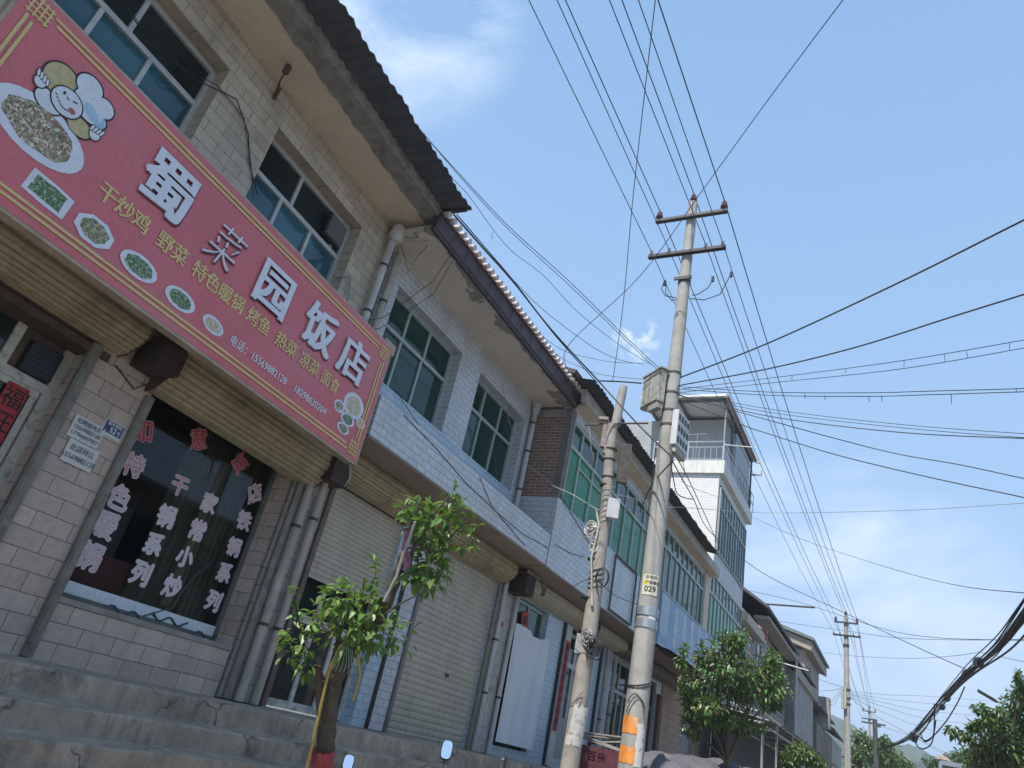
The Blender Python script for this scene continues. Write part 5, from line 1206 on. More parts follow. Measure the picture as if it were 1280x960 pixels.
cable([(826, -60, 7.5), (792, 240, 10.5), (779, 380, 12), (766, 476, 13.3)], .007, 'thin cable dropping steeply from the top of the photo to the thinner pole')
cable([(1080, -35, 8), (960, 125, 10), (878, 238, 12), (800, 345, 12.8), (711, 431, 13.6), (711, 466, 13.8)], .008, "cable crossing from upper right past the big pole's top down to the tiled eave")
cable([(1330, 252, 7), (1280, 275, 7.3), (1120, 355, 8.6), (960, 429, 10.2), (850, 472, 11.2)], .013, 'thick cable from the right edge, highest of those reaching the middle of the big pole')
cable([(1330, 352, 7), (1280, 368, 7.3), (1190, 396, 8), (1070, 434, 9), (960, 461, 10.2), (848, 482, 11.2)], .011, 'wavy cable from the right edge, second highest of those reaching the big pole')
ex = []
for (a, b, c, d) in ((1130, 450, 1130, 459), (1181, 442, 1181, 452), (1208, 439, 1210, 448), (1262, 429, 1262, 438), (1057, 462, 1057, 466), (990, 470, 990, 475)):
    ex.append([at(a, b, 8.6), at(c, d, 8.6)])
cable([(1330, 415, 7), (1280, 425, 7.4), (1120, 452, 8.7), (960, 473, 10.2), (846, 487, 11.2)], .005, 'upper wire of the laddered pair tied with short droppers', extra=ex)
cable([(1330, 424, 7), (1280, 435, 7.4), (1120, 462, 8.7), (960, 479, 10.2), (846, 491, 11.2)], .005, 'lower wire of the laddered pair tied with short droppers')
ex = [[at(a, b, 9), at(a+.5, b+h_, 9)] for a, b, h_ in ((1031, 494, 6), (1086, 495, 7), (1102, 495, 7), (1189, 493, 12), (1270, 486, 5), (1006, 492, 7))]
cable([(1330, 484, 7), (1270, 486, 7.5), (1160, 489, 8.4), (1080, 491, 9.1), (960, 490, 10.2), (846, 483, 11.2)], .006, 'nearly level wire with loose ends hanging from it, upper one', extra=ex)
cable([(1330, 488, 7), (1270, 490, 7.5), (1160, 493.5, 8.4), (1080, 495.5, 9.1), (960, 494, 10.2), (846, 486, 11.2)], .006, 'nearly level wire just under the one with loose hanging ends')
for i, (ya, ym, yb, r_, lb) in enumerate(((511, 530, 542, .005, 'highest of the four thin wires fanning out right of the roof terrace'), (515, 534, 547, .005, 'second highest of the four thin wires fanning out right of the roof terrace'), (520, 540, 548, .008, 'dark double wire below the thin wires right of the roof terrace'))):
    cable([(1330, yb+1, 8), (1280, yb, 8.4), (1120, ym, 9.6), (960, ya, 11), (846, 489+i*2, 12)], r_, lb)
cable([(1330, 607, 8), (1280, 598, 8.4), (1200, 581, 9), (1120, 567, 9.6), (1040, 547, 10.3), (960, 525, 11), (846, 494, 12)], .008, 'long cable sloping to the right edge from the meter box')
cable([(1330, 636, 8), (1280, 622, 8.4), (1200, 605, 9), (1120, 587, 9.6), (1040, 567, 10.3), (960, 542, 11), (930, 532, 11.2), (850, 500, 11.6)], .009, 'lowest dark cable sloping to the right edge from the meter box')
cable([(1330, 628, 9), (1280, 629, 9.5), (1130, 638, 11), (956, 641, 13), (846, 634, 11), (824, 641, 10.5)], .005, 'pale wire running level to the right from the big pole', mat=M_galv)
cable([(838, 572, 10.7), (866, 622, 15), (892, 669, 22), (960, 720, 27), (1060, 768, 25), (1140, 806, 22), (1208, 837, 17)], .013, 'dark cable running from below the meter box past the tower house to the thick bundle')
cable([(838, 560, 10.5), (862, 602, 14), (896, 676, 20), (905, 695, 24), (934, 752, 33)], .012, 'dark cable from below the meter box down to the corner of the low house')
cable([(938, 645, 33), (1000, 673, 28), (1070, 697, 23), (1147, 720, 18), (1210, 734, 14), (1300, 743, 10)], .009, 'thin wire from the tower house terrace sloping to the right edge')
cable([(920, 735, 40), (1000, 753, 38), (1100, 785, 34), (1170, 797, 30), (1300, 801, 22)], .014, 'wire passing in front of the crossarm of the second pole')
cable([(968, 776, 40), (1060, 789, 38), (1120, 797, 34), (1200, 800, 30), (1300, 799, 24)], .012, 'wire from the gabled house passing the lower crossarm of the second pole')
cable([(1030, 816, 58), (1080, 821, 50), (1140, 823, 44), (1190, 820, 36), (1225, 815, 30)], .014, 'sagging wire low over the street right of the second pole')
cable([(1225, 815, 30), (1260, 823, 26), (1320, 836, 20)], .012, 'short wire leaving the bundle towards the right edge')
cable([(1020, 848, 55), (1053, 859, 34)], .014, 'short wire from the high canopy house to the second pole')
cable([(1022, 864, 50), (1040, 863, 42), (1053, 860, 34)], .012, 'short sagging wire just below the canopy to the second pole')
for i, (a, b) in enumerate((((1035, 882), (1052, 861)), ((1042, 882), (1052, 864)), ((1026, 866), (1040, 882)))): cable([(a[0], a[1], 60), (b[0], b[1], 34)], .012, ('steep wire rising to the second pole, left one', 'steep wire rising to the second pole, right one', 'short wire behind the second pole sloping down to the weathered house')[i])
for i, (y1_, y2_, y3_) in enumerate(((864, 871, 880), (866, 880, 888), (867, 890, 898), (868, 900, 912), (870, 914, 940))):
    cable([(1061, y1_, 34), (1110, (y1_+y2_)/2+1, 38), (1170, y2_, 44), (1280, y3_, 60)], .010, ('highest', 'second highest', 'middle', 'second lowest', 'lowest')[i]+' of the five faint wires fanning right from the second pole')
cable([(1061, 870, 34), (1078, 884, 42), (1100, 898, 48), (1135, 917, 55), (1200, 955, 70)], .014, 'faint wire from the second pole sloping down in front of the hill')
cable([(1098, 907, 50), (1120, 914, 52), (1150, 925, 56), (1215, 958, 70)], .012, 'lowest faint wire from the slim dark pole in front of the hill')
# cables along the eaves on the left
cable([(420, 28, 9.5), (467, 92, 10.5), (530, 168, 11.5), (595, 240, 12.5), (640, 287, 13), (712, 352, 13), (780, 419, 12.5), (830, 466, 11.8)], .008, "upper wire of the pair above the roof edge running to the big pole's cabinet")
cable([(424, 30, 9.5), (469, 92, 10.5), (532, 170, 11.5), (590, 238, 12.5), (640, 291, 13), (712, 357, 13), (780, 423, 12.5), (829, 469, 11.8)], .007, "lower wire of the pair above the roof edge running to the big pole's cabinet")
ex = [[at(615, 290, 12.5), at(615, 299, 12.5)]]
cable([(500, 150, 11), (537, 195, 11.4), (582, 240, 12), (615, 285, 12.5), (640, 314, 13), (680, 345, 13), (720, 388, 13), (770, 428, 12.6), (812, 455, 12)], .006, 'single sagging wire between the roof edge and the pair of wires', extra=ex)
cable([(567, 268, 9.5), (603, 309, 10), (643, 354, 10.8), (690, 413, 11.6), (747, 475, 12.2), (800, 533, 11.2), (841, 572, 10.3)], .016, 'thick black cable close over the purple eave running to the meter box')
cable([(571, 268, 9.6), (606, 309, 10.1), (646, 356, 10.9), (692, 417, 11.7), (747, 479, 12.2)], .010, 'second black cable lying against the thick cable over the purple eave')
cable([(625, 330, 12), (640, 348, 12.2), (680, 388, 12.6), (740, 433, 13), (775, 450, 13), (805, 455, 12.4)], .006, 'thin sagging wire above the purple eave, upper one')
cable([(655, 400, 12), (700, 436, 13), (740, 448, 13.4), (770, 453, 13.2), (800, 454, 12.4)], .005, 'thin sagging wire above the purple eave, middle one')
cable([(660, 415, 12), (700, 446, 13), (740, 465, 13.4), (770, 471, 13.2), (802, 474, 12.4)], .005, 'thin sagging wire above the purple eave, lowest one')
cable([(747, 476, 14), (775, 477, 14.2), (802, 479, 14)], .018, 'short dark bar-like cable left of the cabinet')
cable([(736, 533, 11.9), (741, 570, 11.6), (752, 605, 11.7)], .005, 'loose pale wire falling from the thinner pole crossarm', mat=M_galv)
cable([(772, 618, 11.7), (800, 625, 11.2), (825, 628, 10.4)], .006, 'pale wire linking the two near poles, upper one', mat=M_galv)
cable([(775, 622, 11.7), (800, 660, 12), (811, 668, 12)], .006, 'thin dark wire falling between the two near poles')
cable([(690, 607, 12.4), (715, 618, 12.1), (740, 633, 11.9), (750, 638, 11.8)], .007, 'pale wire reaching the thinner pole from the white tiled building', mat=M_galv)
cable([(842, 575, 10.2), (815, 606, 11.5), (800, 640, 12.5)], .013, 'dark cable looping from the meter box behind the big pole')
cable([(838, 576, 10.4), (842, 600, 11), (846, 616, 11.5), (855, 622, 12), (866, 624, 12.5)], .010, 'short cable curling down below the meter box')
cable([(853, 574, 10.5), (856, 590, 11), (858, 606, 12), (900, 622, 20)], .005, 'thin wire falling from the meter box across the white tower wall')
cable([(708, 738, 12.2), (740, 724, 12), (770, 745, 12), (800, 756, 12)], .007, 'dark wire crossing the empty sign frame')
# thick bundle on the right
bw = thing('cable_bundle', 'thick drooping bundle of black cables at lower right', 'cable', tuple(at(1106, 936, 48)))
BP = [(1330, 700, 7.5), (1280, 772, 8.6), (1250, 810, 9.6), (1215, 838, 12), (1195, 858, 15), (1175, 880, 20), (1158, 901, 26), (1140, 919, 33), (1120, 930, 42), (1094, 938, 50)]
rb_ = random.Random(21)
def cat(P, k=8):
    o_ = []
    for i in range(len(P)-1):
        p0 = P[max(i-1, 0)]; p1 = P[i]; p2_ = P[i+1]; p3_ = P[min(i+2, len(P)-1)]
        for j in range(k):
            t = j/k; o_.append(.5*((2*p1)+(p2_-p0)*t+(2*p0-5*p1+4*p2_-p3_)*t*t+(3*p1-p0-3*p2_+p3_)*t**3))
    return o_+[P[-1]]
for s_ in range(17):
    ox, oz, ph = rb_.uniform(-.085, .085), rb_.uniform(-.085, .085), rb_.uniform(0, 6)
    P = [at(*p) for p in BP]; dd = (P[0]-P[1]).normalized(); P = [P[0]+dd*L_+Vector((.02*L_*L_, 0, 0)) for L_ in (12, 7, 3.6, 1.4)]+P; P = [p+Vector((ox*(1+.5*math.sin(ph+i*1.1)), rb_.gauss(0, .02), oz*(1+.6*math.cos(ph*2+i*.9))+rb_.gauss(0, .008))) for i, p in enumerate(P)]
    MB().tube(cat(P), rb_.choice([.006, .008, .010, .013]), 6).build('cable_strand', M_black if s_ % 3 else M_wire, bw)
for pts in ([(1168, 880), (1168, 900), (1166, 925), (1158, 935), (1148, 934), (1140, 918)], [(1206, 858), (1196, 880), (1180, 905), (1160, 925), (1148, 920)], [(1150, 915), (1156, 927), (1166, 920), (1170, 900)], [(1172, 880), (1160, 905), (1150, 918), (1141, 921)]):
    MB().tube(cat([at(a, b, 22) for a, b in pts]), .018, 6).build('loose_loop', M_black, bw)
q = at(1142, 922, 32); MB().obox(q, (.16, .05, -.06), (0, .1, 0), (.06, 0, .16)).build('splice_box', M_black, bw)
for a, b, d in ((1223, 828, 11), (1208, 843, 13), (1184, 873, 18), (1178, 884, 20)):
    q = at(a, b, d); dirv = (at(a+3, b-4, d-.6)-at(a-3, b+4, d+.6)).normalized(); MB().tube([q-dirv*.12, q+dirv*.12], .075, 8).build('cable_tie', M_wire, bw)

# ------------------------------------------------------------------ trees
def leaf(m, p, d, n_, L, W_, fold=.25, droop=.25):
    d = d.normalized(); s_ = d.cross(n_).normalized(); n_ = s_.cross(d).normalized()
    tip = p+d*L-Vector((0, 0, droop*L)); mid = p+d*L*.5-Vector((0, 0, droop*L*.18)); q = p+d*L*.22; r = p+d*L*.75-Vector((0, 0, droop*L*.5))
    i = len(m.v); up = n_*fold*W_
    m.v += [tuple(v) for v in (p, q+s_*W_*.42+up, mid+s_*W_*.5+up, r+s_*W_*.32+up*.7, tip, r-s_*W_*.32+up*.7, mid-s_*W_*.5+up, q-s_*W_*.42+up, q, mid, r)]
    for f in ((0, 8, 1), (1, 8, 9, 2), (2, 9, 10, 3), (3, 10, 4), (0, 7, 8), (7, 6, 9, 8), (6, 5, 10, 9), (5, 4, 10)):
        m.f.append(tuple(i+k for k in f)); m.m.append(0); m.sm.append(False)
def rvec(r): 
    while True:
        v = Vector((r.uniform(-1, 1), r.uniform(-1, 1), r.uniform(-1, 1)))
        if .05 < v.length < 1: return v
M_bark = plain('dark_bark', (.11, .085, .065), .9, 0, .35, 12, .7, dirt=9, dcol=(.10, .12, .06))
M_leaf1 = leafmat('street_leaf', [(.06, .14, .03), (.11, .22, .045), (.05, .11, .03), (.16, .28, .06), (.22, .33, .09), (.08, .17, .04), (.10, .20, .05), (.15, .19, .06)], .3)
M_leafd = leafmat('dark_leaf', [(.035, .085, .03), (.05, .11, .035), (.07, .14, .04), (.03, .07, .025)], .25)
TD = 6.5
tb = at(404, 955, TD); tb0 = Vector((tb.x+.0, tb.y, .14))
tr = thing('street_tree', 'near young street tree with pruned trunk, red foot and pale green sprouting leaves', 'tree', tuple(tb0))
def T(px, py, d=0): return at(px, py, TD+d)
trunk = cat([Vector((tb0.x, tb0.y, .05)), T(402, 965), T(408, 915), T(414, 870), T(424, 835), T(447, 805), T(472, 775, .05), T(487, 745, .1), T(498, 712, .12), T(506, 690, .12)])
m = MB(); n = len(trunk); m.tube([p+Vector((.006*math.sin(i*1.7), 0, 0)) for i, p in enumerate(trunk)], [.096-.056*i/n+.006*math.sin(i*1.3) for i in range(n)], 12)
tk = m.build('trunk', M_bark, tr)
m = MB(); m.tube(cat([T(404, 905, -.02), T(401, 880, -.02), T(399, 855, -.02), T(397, 833, -.02)]), [.055-.001*i for i in range(25)], 10); lb_ = m.build('cut_branch', plain('brown_bark', (.14, .09, .07), .9, 0, .3, 12, .4), tr)
m = MB(); q = T(397, 832.6, -.03); m.tube([q, q+Vector((0, 0, .006))], .036, 14); subpart(m, 'cut_face', plain('fresh_wood', (.62, .48, .30), .8), lb_)
m = MB(); m.tube([trunk[0]+Vector((0, 0, 0)), T(402, 965), T(404.5, 937)], [.110, .104, .100], 14); m.build('painted_foot', plain('red_wrapping', (.42, .06, .07), .8, 0, .3, 14, .5, dirt=9, dcol=(.28, .10, .09)), tr)
m = MB(); 
for pts, r in (([(425, 838), (420, 810), (428, 785), (440, 760)], .022), ([(447, 805), (455, 780), (452, 750), (456, 722)], .02), ([(412, 860), (395, 830), (380, 800), (372, 770), (368, 748)], .014), ([(475, 772), (500, 755), (520, 745)], .012), ([(498, 712), (515, 690), (530, 665), (545, 640), (560, 622), (568, 612)], .022), ([(506, 690), (512, 665), (520, 640), (528, 620)], .015), ([(520, 680), (545, 690), (560, 675), (585, 650)], .012), ([(430, 800), (400, 780), (396, 760)], .012), ([(487, 745), (495, 725), (520, 715), (535, 730)], .012)):
    P = cat([T(a, b, .03*math.sin(a)) for a, b in pts]); m.tube(P, [max(.004, r*(1-.7*i/len(P))) for i in range(len(P))], 6)
m.build('branches', M_bark, tr)
lf1 = MB(); rl_ = random.Random(5)
def clump(m, c, rx, rz, n, L0, rnd, shell=.35, down=.35):
    for _ in range(n):
        v = rvec(rnd); v = v.normalized()*(shell+(1-shell)*rnd.random()) if v.length else v
        p = c+Vector((v.x*rx, v.y*rx, v.z*rz)); d = (v+rvec(rnd)*.7+Vector((0, 0, -down))).normalized()
        L = L0*rnd.uniform(.65, 1.25); leaf(m, p, d, (Vector((0, 0, 1))+rvec(rnd)*.6), L, L*.56, .22, rnd.uniform(0, .35))
k = TD/F
for (px, py, rx, rz, n, d) in ((450, 765, 48, 36, 150, 0), (425, 745, 30, 25, 60, 0), (485, 790, 38, 28, 80, .1), (440, 800, 40, 22, 70, -.05), (372, 800, 22, 30, 55, 0), (385, 830, 18, 14, 22, 0), (395, 770, 22, 18, 26, .1),
                               (545, 655, 34, 36, 130, .12), (540, 700, 28, 36, 120, .12), (528, 720, 26, 24, 70, .1), (565, 635, 22, 18, 36, .15), (520, 640, 22, 16, 34, .1), (575, 675, 20, 14, 24, .2)):
    clump(lf1, T(px, py, d), rx*k, rz*k, int(n*.98), .098, rl_, .35, .12)
for pts in ([(568, 640), (566, 622), (569, 606)], [(590, 665), (600, 655)], [(466, 730), (470, 712), (466, 700)], [(528, 640), (514, 622), (508, 640)], [(368, 760), (366, 742), (362, 735)], [(596, 690), (590, 672)]):
    P = cat([T(a, b) for a, b in pts]); lf1.tube(P, .004, 4)
    for q in P[::3]:
        for _ in range(2): v = rvec(rl_); leaf(lf1, q, v+Vector((0, 0, .1)), Vector((0, 0, 1))+rvec(rl_)*.3, .09, .035, .3, .2)
lf1.build('foliage', M_leaf1, tr)
m = MB(); m.tube(cat([T(383, 962, -.15), T(394, 915, -.15), T(404, 870, -.13), T(412, 838, -.1), T(426, 806, -.08)]), .014, 7)
m.tube(cat([T(446, 812, -.12), T(450, 840, -.12), T(446, 860, -.12), T(441, 876, -.12)]), .011, 6)
m.build('yellow_tie', plain('yellow_strap', (.48, .34, .09), .6, 0, .15, 9), tr)
m = MB(); 
for i in range(7): m.tube(cat([T(428+i*2, 806+i, -.1), T(420+i*4, 826+2*i, -.13), T(414+i*5, 838+i, -.12)]), .0035, 4)
m.build('plastic_string', plain('pale_green_string', (.35, .48, .42), .5), tr)
m = MB(); m.grid([[T(512-i*3.0+2*math.sin(j*1.2), 658+j*6.5+i, -.03+.02*math.sin(i*1.7+j)) for i in range(4)] for j in range(9)]); rg = m.build('rag', plain('mauve_rag', (.34, .16, .25), .9, 0, .25, 14, .4), None, loc=T(500, 712)); tag(rg, 'mauve rag caught on the upper branch of the near street tree', 'rag')
st_ = MB(); st_.tube([T(519, 652, -.05), T(505, 690, -.05), T(496, 720, -.05), T(480, 752, -.05)], .014, 6); st_.build('grey_stake', plain('grey_stick', (.42, .41, .41), .8, 0, .2, 9), tr)

def tree(label, base, H, crowns, leafL, mat, group=None, trunk_r=.09, seed=1, limbs=6, cat_='tree', name='street_tree', lean=(0, 0)):
    rnd = random.Random(seed); t = thing(name, label, cat_, tuple(base), 0, group); base = Vector(base)
    cen = sum((Vector(c[0]) for c in crowns), Vector())/len(crowns)
    m = MB(); topP = Vector((cen.x, cen.y, cen.z)); fk = base.lerp(topP, .55)+Vector((rnd.uniform(-.1, .1), rnd.uniform(-.1, .1), 0))
    m.tube(cat([base-Vector((0, 0, .1)), base.lerp(fk, .5)+Vector((rnd.uniform(-.06, .06), 0, 0)), fk, topP]), [trunk_r*(1-.65*i/24) for i in range(25)], 9); m.build('trunk', M_bark, t)
    m = MB(); 
    for c in crowns:
        q = Vector(c[0]); mid = fk.lerp(q, .5)+rvec(rnd)*.15; P = cat([fk, mid, q]); m.tube(P, [trunk_r*.5*(1-.8*i/len(P)) for i in range(len(P))], 6)
        for _ in range(3): e_ = q+Vector((rnd.uniform(-1, 1)*c[1]*.8, rnd.uniform(-1, 1)*c[1]*.8, rnd.uniform(-.3, 1)*c[2]*.8)); m.tube([q, q.lerp(e_, .5)+rvec(rnd)*.05, e_], [trunk_r*.18, trunk_r*.12, .004], 5)
    m.build('branches', M_bark, t)
    lf = MB()
    for (c, rx, rz, n) in crowns:
        c = Vector(c); subs = [c+Vector((v.x*rx*.75, v.y*rx*.75, v.z*rz*.75)) for v in [rvec(rnd) for _ in range(max(3, n//45))]]
        for i in range(n):
            s_ = subs[i % len(subs)]; v = rvec(rnd); p = s_+Vector((v.x*rx*.42, v.y*rx*.42, v.z*rz*.36)); d = v+rvec(rnd)*.6+Vector((0, 0, -.25))
            L = leafL*rnd.uniform(.7, 1.3); leaf(lf, p, d, Vector((0, 0, 1))+rvec(rnd)*.7, L, L*.5, .25, rnd.uniform(0, .4))
    lf.build('foliage', mat, t); return t
M_leaf2 = leafmat('round_leaf', [(.04, .095, .03), (.07, .15, .04), (.10, .20, .05), (.05, .12, .035), (.14, .25, .07), (.16, .13, .07)], .25)
d2 = 18; b2t = at(912, 955, d2)
C = lambda px, py, d, rx, rz, n: (at(px, py, d), rx*d/F, rz*d/F, n)
tree('leafy green street tree hiding the end of the blue signboard', (b2t.x, b2t.y, .14), 5,
     [C(900, 832, 18, 40, 30, 900), C(938, 858, 18.3, 46, 36, 1200), C(878, 872, 17.8, 34, 32, 800), C(915, 802, 18, 22, 20, 360), C(853, 818, 17.8, 10, 14, 110), C(962, 838, 18.5, 24, 26, 500), C(966, 872, 18.5, 20, 20, 360), C(866, 908, 17.7, 20, 18, 230), C(900, 900, 18, 34, 18, 420), C(932, 905, 18.2, 36, 14, 330)], .125, M_leaf2, trunk_r=.085, seed=12)
M_leaf3 = leafmat('far_leaf', [(.05, .09, .03), (.08, .13, .035), (.11, .17, .05), (.14, .20, .06), (.06, .11, .035)], .3)
t3b = at(1245, 1010, 20)
tree('street tree at the lower right corner, on the far side of the street', (t3b.x+.6, t3b.y, .14), 6,
     [C(1262, 925, 20, 42, 40, 2000), C(1235, 942, 20.5, 34, 26, 1100), C(1285, 895, 20, 30, 36, 1100), C(1220, 905, 20, 16, 10, 260), C(1203, 918, 20.4, 14, 7, 130), C(1238, 892, 19.6, 20, 12, 320), C(1272, 845, 19.5, 7, 12, 90), C(1280, 868, 19.5, 14, 16, 280), C(1270, 960, 20.5, 44, 24, 1200), C(1235, 965, 21, 30, 14, 500), C(1190, 912, 20.4, 8, 4, 40)], .125, M_leaf3, trunk_r=.10, seed=31)
tree('round bushy tree at the foot of the third power pole', (at(1085, 1000, 55).x, at(1085, 1000, 55).y, .14), 6,
     [C(1080, 932, 55, 18, 20, 900), C(1098, 945, 56, 26, 20, 1100), C(1115, 952, 57, 20, 16, 700), C(1070, 948, 54, 14, 22, 600), C(1102, 928, 56, 10, 9, 220), C(1128, 958, 58, 16, 10, 350)], .30, M_leaf3, trunk_r=.16, seed=41)
tree('small bright green tree under the low metal shelter', (at(995, 1000, 26).x, at(995, 1000, 26).y, .14), 4,
     [C(998, 943, 26, 20, 16, 600), C(1018, 952, 26, 16, 12, 380), C(982, 955, 26, 16, 14, 380)], .14, M_leaf3, trunk_r=.06, seed=51)
tree('dense round tree below the hill, behind the parked van roof', (at(1235, 1010, 60).x+1, at(1235, 1010, 60).y, .14), 7,
     [C(1175, 958, 62, 20, 10, 500), C(1212, 952, 62, 26, 14, 800), C(1245, 950, 62, 26, 16, 700)], .34, M_leafd, trunk_r=.2, seed=61)
# ------------------------------------------------------------------ street lamp, van, covered goods, scooters
lp = at(1236, 872, 22); sl_ = thing('street_lamp', 'street lamp arm reaching in from the right behind the corner tree', 'street lamp', (at(1310, 900, 22).x, at(1310, 900, 22).y, 0))
a_, b_ = at(1222, 863, 22), at(1246, 877, 22); pb_ = at(1310, 900, 22)
MB().tube([Vector((pb_.x, pb_.y, 0)), Vector((pb_.x, pb_.y, pb_.z))], [.09, .06], 10).build('post', M_galv, sl_)
MB().tube([Vector((pb_.x, pb_.y, pb_.z)), b_.lerp(pb_, .3)+Vector((0, 0, .03)), b_], .03, 8).build('arm', M_galv, sl_)
m = MB(); dvec = (a_-b_); ax = dvec*.5; m.obox((a_+b_)/2, ax, Vector((0, .12, 0)), Vector((0, 0, .035))); m.build('lamp_head', M_steel, sl_, bevel=.01)
vb = at(1195, 960, 34)
van = thing('parked_van', "grey van roof carrying a bundle, just showing at the bottom edge below the hill", 'van', (vb.x+.1, vb.y, 0))
M_van = plain('van_grey', (.28, .31, .35), .35, .3, .1, 3); vx, vy, vz = vb.x+.1, vb.y, at(1195, 953, 34).z
m = MB(); m.prism([(vx-.9, .35), (vx-.92, 1.2), (vx-.8, vz-.1), (vx-.7, vz), (vx+.7, vz), (vx+.8, vz-.1), (vx+.92, 1.2), (vx+.9, .35)], vy, vy+4.6); m.build('body', M_van, van)
m = MB(); m.face([(vx-.74, vy-.01, vz-.9), (vx+.74, vy-.01, vz-.9), (vx+.66, vy-.01, vz-.2), (vx-.66, vy-.01, vz-.2)]); m.build('rear_window', M_glass_dark, van)
for sx in (-.85, .85):
    for yy in (vy+.8, vy+3.8): MB().tube([(vx+sx-.1, yy, .35), (vx+sx+.1, yy, .35)], .35, 18).build('wheel', M_black, van)
m = MB(); rq = random.Random(2)
m.grid([[(vx-.62+.36*math.cos(a)*r_, vy+.35+.3*math.sin(a)*r_, vz+.26*(1-r_**2)+rq.uniform(0, .04)) for a in [j*math.pi/7 for j in range(15)]] for r_ in (0.01, .5, .8, 1)]); bo = m.build('roof_bundle', plain('tan_bundle', (.30, .24, .20), .9, 0, .4, 8, .4), None, loc=(vx-.62, vy+.35, vz)); tag(bo, 'small tan bundle lying on the roof of the grey van', 'bundle')
# tarpaulin covered goods
def heap(label, c, rx, ry, h, seed, mat):
    r_ = random.Random(seed); m = MB(); rows = []; n = 26
    for k in range(9):
        f = k/8; row = []
        for j in range(n):
            a = 2*math.pi*j/n; w_ = 1+.07*math.sin(3*a+seed)+.05*math.sin(7*a+2*seed)
            row.append((c[0]+rx*math.cos(a)*w_*math.sin(f*math.pi/2)**.8, c[1]+ry*math.sin(a)*w_*math.sin(f*math.pi/2)**.8, c[2]+h*(1-f**2.4)*(1+.03*math.sin(3*a+seed*2+f*4)+.02*math.sin(9*a+k*.7))))
        rows.append(row)
    m.grid(rows, 0, True, True); return tag(m.build('covered_goods', mat, None, loc=Vector(c)), label, 'covered goods', 'goods under grey tarpaulins')
M_tarp = plain('grey_tarpaulin', (.105, .10, .115), .7, 0, .2, 2.5, .25)
for i, (px, py, d, lb) in enumerate(((828, 944, 15, 'pile of goods under a grey tarpaulin right behind the orange foot of the big pole'), (868, 946, 17, 'goods under a grey tarpaulin left of the green tree trunk'), (905, 948, 19, 'goods under a grey tarpaulin right of the green tree trunk'), (938, 957, 21, 'farthest and lowest goods under a grey tarpaulin, by the shelter post'))):
    q = at(px, py, d); heap(lb, (q.x, q.y, .14), 1.0+.12*i, 1.0, q.z-.14-.05*i, i+3, M_tarp)
# maroon banner box by the pipes
q = on_pole(755, 945, 15.5); 
mbx = thing('maroon_crate', 'maroon box with pale writing under a pile of boards, behind the poles', 'box', (q.x, q.y, GZ-.1))
m = MB(); m.box(q.x-.5, q.x+.55, q.y-.3, q.y+.3, GZ-.1, q.z+.12); bxo = m.build('box_body', plain('maroon_paint', (.09, .022, .035), .6, 0, .3, 6), mbx)
m = textmb('百货', .2, 0, 0, 0, .001, .01); m.v = [(q.x-.0+v[1]-.05, q.y-.303, q.z-.05+v[2]) for v in m.v]; subpart(m, 'writing', plain('faded_pink_writing', (.30, .17, .18), .7), bxo)
bd_ = MB()
for i in range(5): bd_.obox((q.x+rq.uniform(-.15, .2), q.y, q.z+.18+.05*i), (.55, rq.uniform(-.1, .1), rq.uniform(-.12, .12)), (0, .12, 0), (0, 0, .015))
tag(bd_.build('boards', plain('grey_boards', (.28, .26, .23), .9, 0, .3, 6, .3), None, loc=(q.x, q.y, q.z+.12)), 'loose grey boards piled on the maroon box', 'boards')

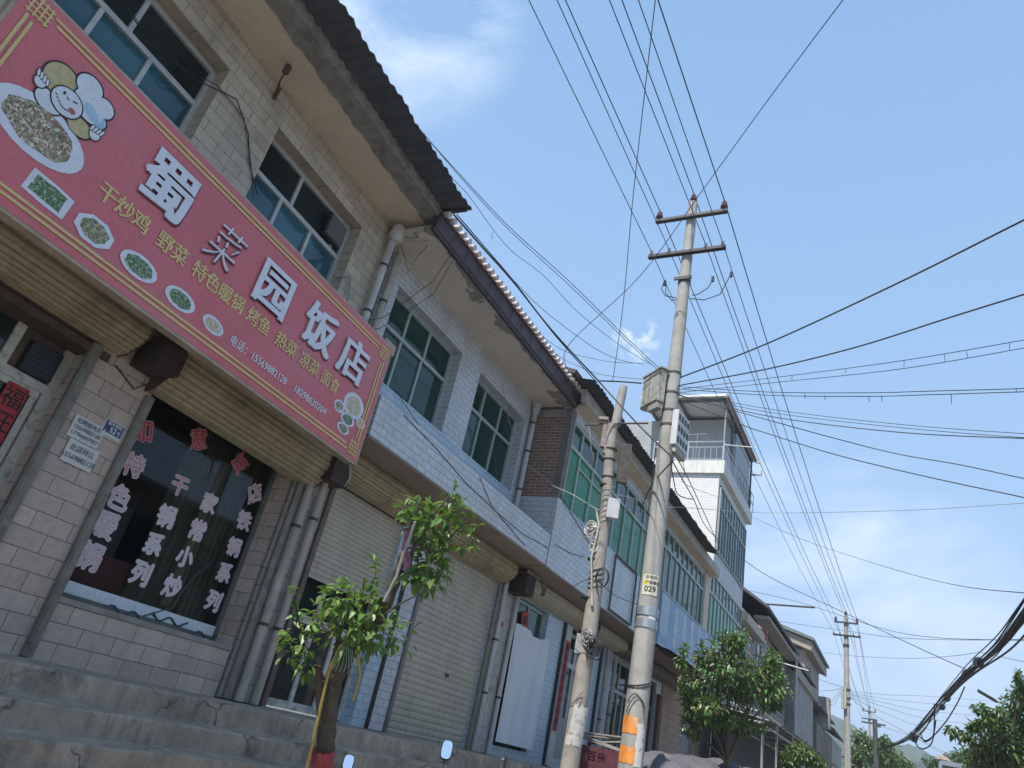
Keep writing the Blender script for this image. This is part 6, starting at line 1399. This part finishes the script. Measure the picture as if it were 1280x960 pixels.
def scooter(label, pos, head, mirror_pts):
    # pos: handlebar centre on the ground; head: direction it faces
    t = thing('motor_scooter', label, 'scooter', (pos.x, pos.y, 0.145)); hd = Vector((math.cos(head), math.sin(head), 0)); sd_ = Vector((-hd.y, hd.x, 0))
    g_ = lambda a, s_, z: pos+hd*a+sd_*s_+Vector((0, 0, z))
    body_ = plain('scooter_body', (.05, .06, .09), .3, .1, .1, 4)
    for a in (.32, -.98):
        m = MB(); m.tube([g_(a, -.05, .40), g_(a, .05, .40)], .25, 20); w_ = m.build('wheel', M_black, t)
    m = MB(); m.tube([g_(.30, 0, .45), g_(.12, 0, .80), g_(.0, 0, .94)], [.04, .05, .05], 8); m.tube([g_(0, -.33, .97), g_(.03, 0, .94), g_(0, .33, .97)], .014, 8); m.build('handlebar', M_steel, t)
    m = MB(); m.obox(g_(.14, 0, .64), hd*.05+Vector((0, 0, -.03)), sd_*.2, Vector((0, 0, .24))); m.obox(g_(-.25, 0, .42), hd*.33, sd_*.16, Vector((0, 0, .04))); m.obox(g_(-.8, 0, .62), hd*.34, sd_*.15, Vector((0, 0, .20))); m.build('body', body_, t, bevel=.04)
    m = MB(); m.obox(g_(-.72, 0, .80), hd*.36, sd_*.14, Vector((0, 0, .05))); m.build('seat', M_black, t, bevel=.03)
    m = MB(); m.tube([g_(.16, 0, .86), g_(.24, 0, .86)], [.09, .07], 14); m.build('headlight', M_white, t)
    for (mp_, w2, h2, tw) in mirror_pts:
        p = Vector(mp_); tocam = (Vector((0, 0, GZ))-p).normalized(); tocam = (tocam+Vector((0, 0, tw[1]))).normalized(); sx = Vector((0, 0, 1)).cross(tocam).normalized()
        sx = (sx*math.cos(tw[0])+tocam*math.sin(tw[0])).normalized(); nn = sx.cross(Vector((0, 0, 1)).cross(sx).cross(sx)*-1) if False else tocam; uy = nn.cross(sx).normalized(); nn = sx.cross(uy).normalized()
        ring = []
        for j in range(24):
            a = 2*math.pi*j/24; c_, s__ = math.cos(a), math.sin(a); ring.append((math.copysign(abs(c_)**.6, c_)*w2, math.copysign(abs(s__)**.6, s__)*h2))
        mm = MB(); mm.grid([[p+sx*a+uy*b for a, b in ring], [p+sx*a*1.08+uy*b*1.06-nn*.008 for a, b in ring], [p+sx*a*.8+uy*b*.85-nn*.03 for a, b in ring]], 0, True, True); mm.face([p+sx*a*.8+uy*b*.85-nn*.03 for a, b in ring]); mm.tube([p-nn*.02-uy*h2*.4, p-uy*h2-Vector((0, 0, .06))-nn*.02, p.lerp(g_(0, 0, .95), .35)-Vector((0, 0, .02)), g_(0, 0, .95)+(p-g_(0, 0, .95))*.25], .006, 6)
        mo = mm.build('mirror', M_black, t)
        gm_ = MB(); gm_.face([p+sx*a*.94+uy*b*.95+nn*.0015 for a, b in ring]); subpart(gm_, 'mirror_glass', M_mirror, mo)
mirm, N_, L_, b__ = newmat('mirror_glass'); b__.inputs['Metallic'].default_value = 1; b__.inputs['Roughness'].default_value = .02; b__.inputs['Base Color'].default_value = (.95, .97, 1, 1); M_mirror = mirm
mA, mB_ = at(558.5, 937, 5.6), at(435.5, 953, 5.6); pc = (mA+mB_)/2; pc.z = .145
hd_ = math.atan2((mA-mB_).y, (mA-mB_).x)+math.pi/2
scooter('dark motor scooter whose two bright mirrors show at the bottom edge below the steps', Vector((pc.x, pc.y, 0)), hd_, [(mA, .042, .074, (0, .45)), (mB_, .040, .06, (0, .45))])
mC = at(628, 953, 7.2); pc2 = mC+Vector((.05, .3, 0)); pc2.z = 0
scooter('second scooter behind the first, only the dark edge of one mirror showing', Vector((pc2.x, pc2.y, 0)), 1.2, [(mC, .045, .085, (1.25, 0))])
# ------------------------------------------------------------------ haze
if HAZE > 0:
    hz = MB(); hz.box(-420, 420, -30, 1150, -1.5, 130); ho = tag(hz.build('haze', [bpy.data.materials.new('haze_air')]), kind='stuff')
    hm = ho.data.materials[0]; hm.use_nodes = True; nt = hm.node_tree; nt.nodes.clear(); oo = nt.nodes.new('ShaderNodeOutputMaterial'); pv = nt.nodes.new('ShaderNodeVolumePrincipled')
    pv.inputs['Color'].default_value = (.82, .9, 1, 1); pv.inputs['Density'].default_value = HAZE; pv.inputs['Anisotropy'].default_value = .2; nt.links.new(pv.outputs[0], oo.inputs['Volume'])
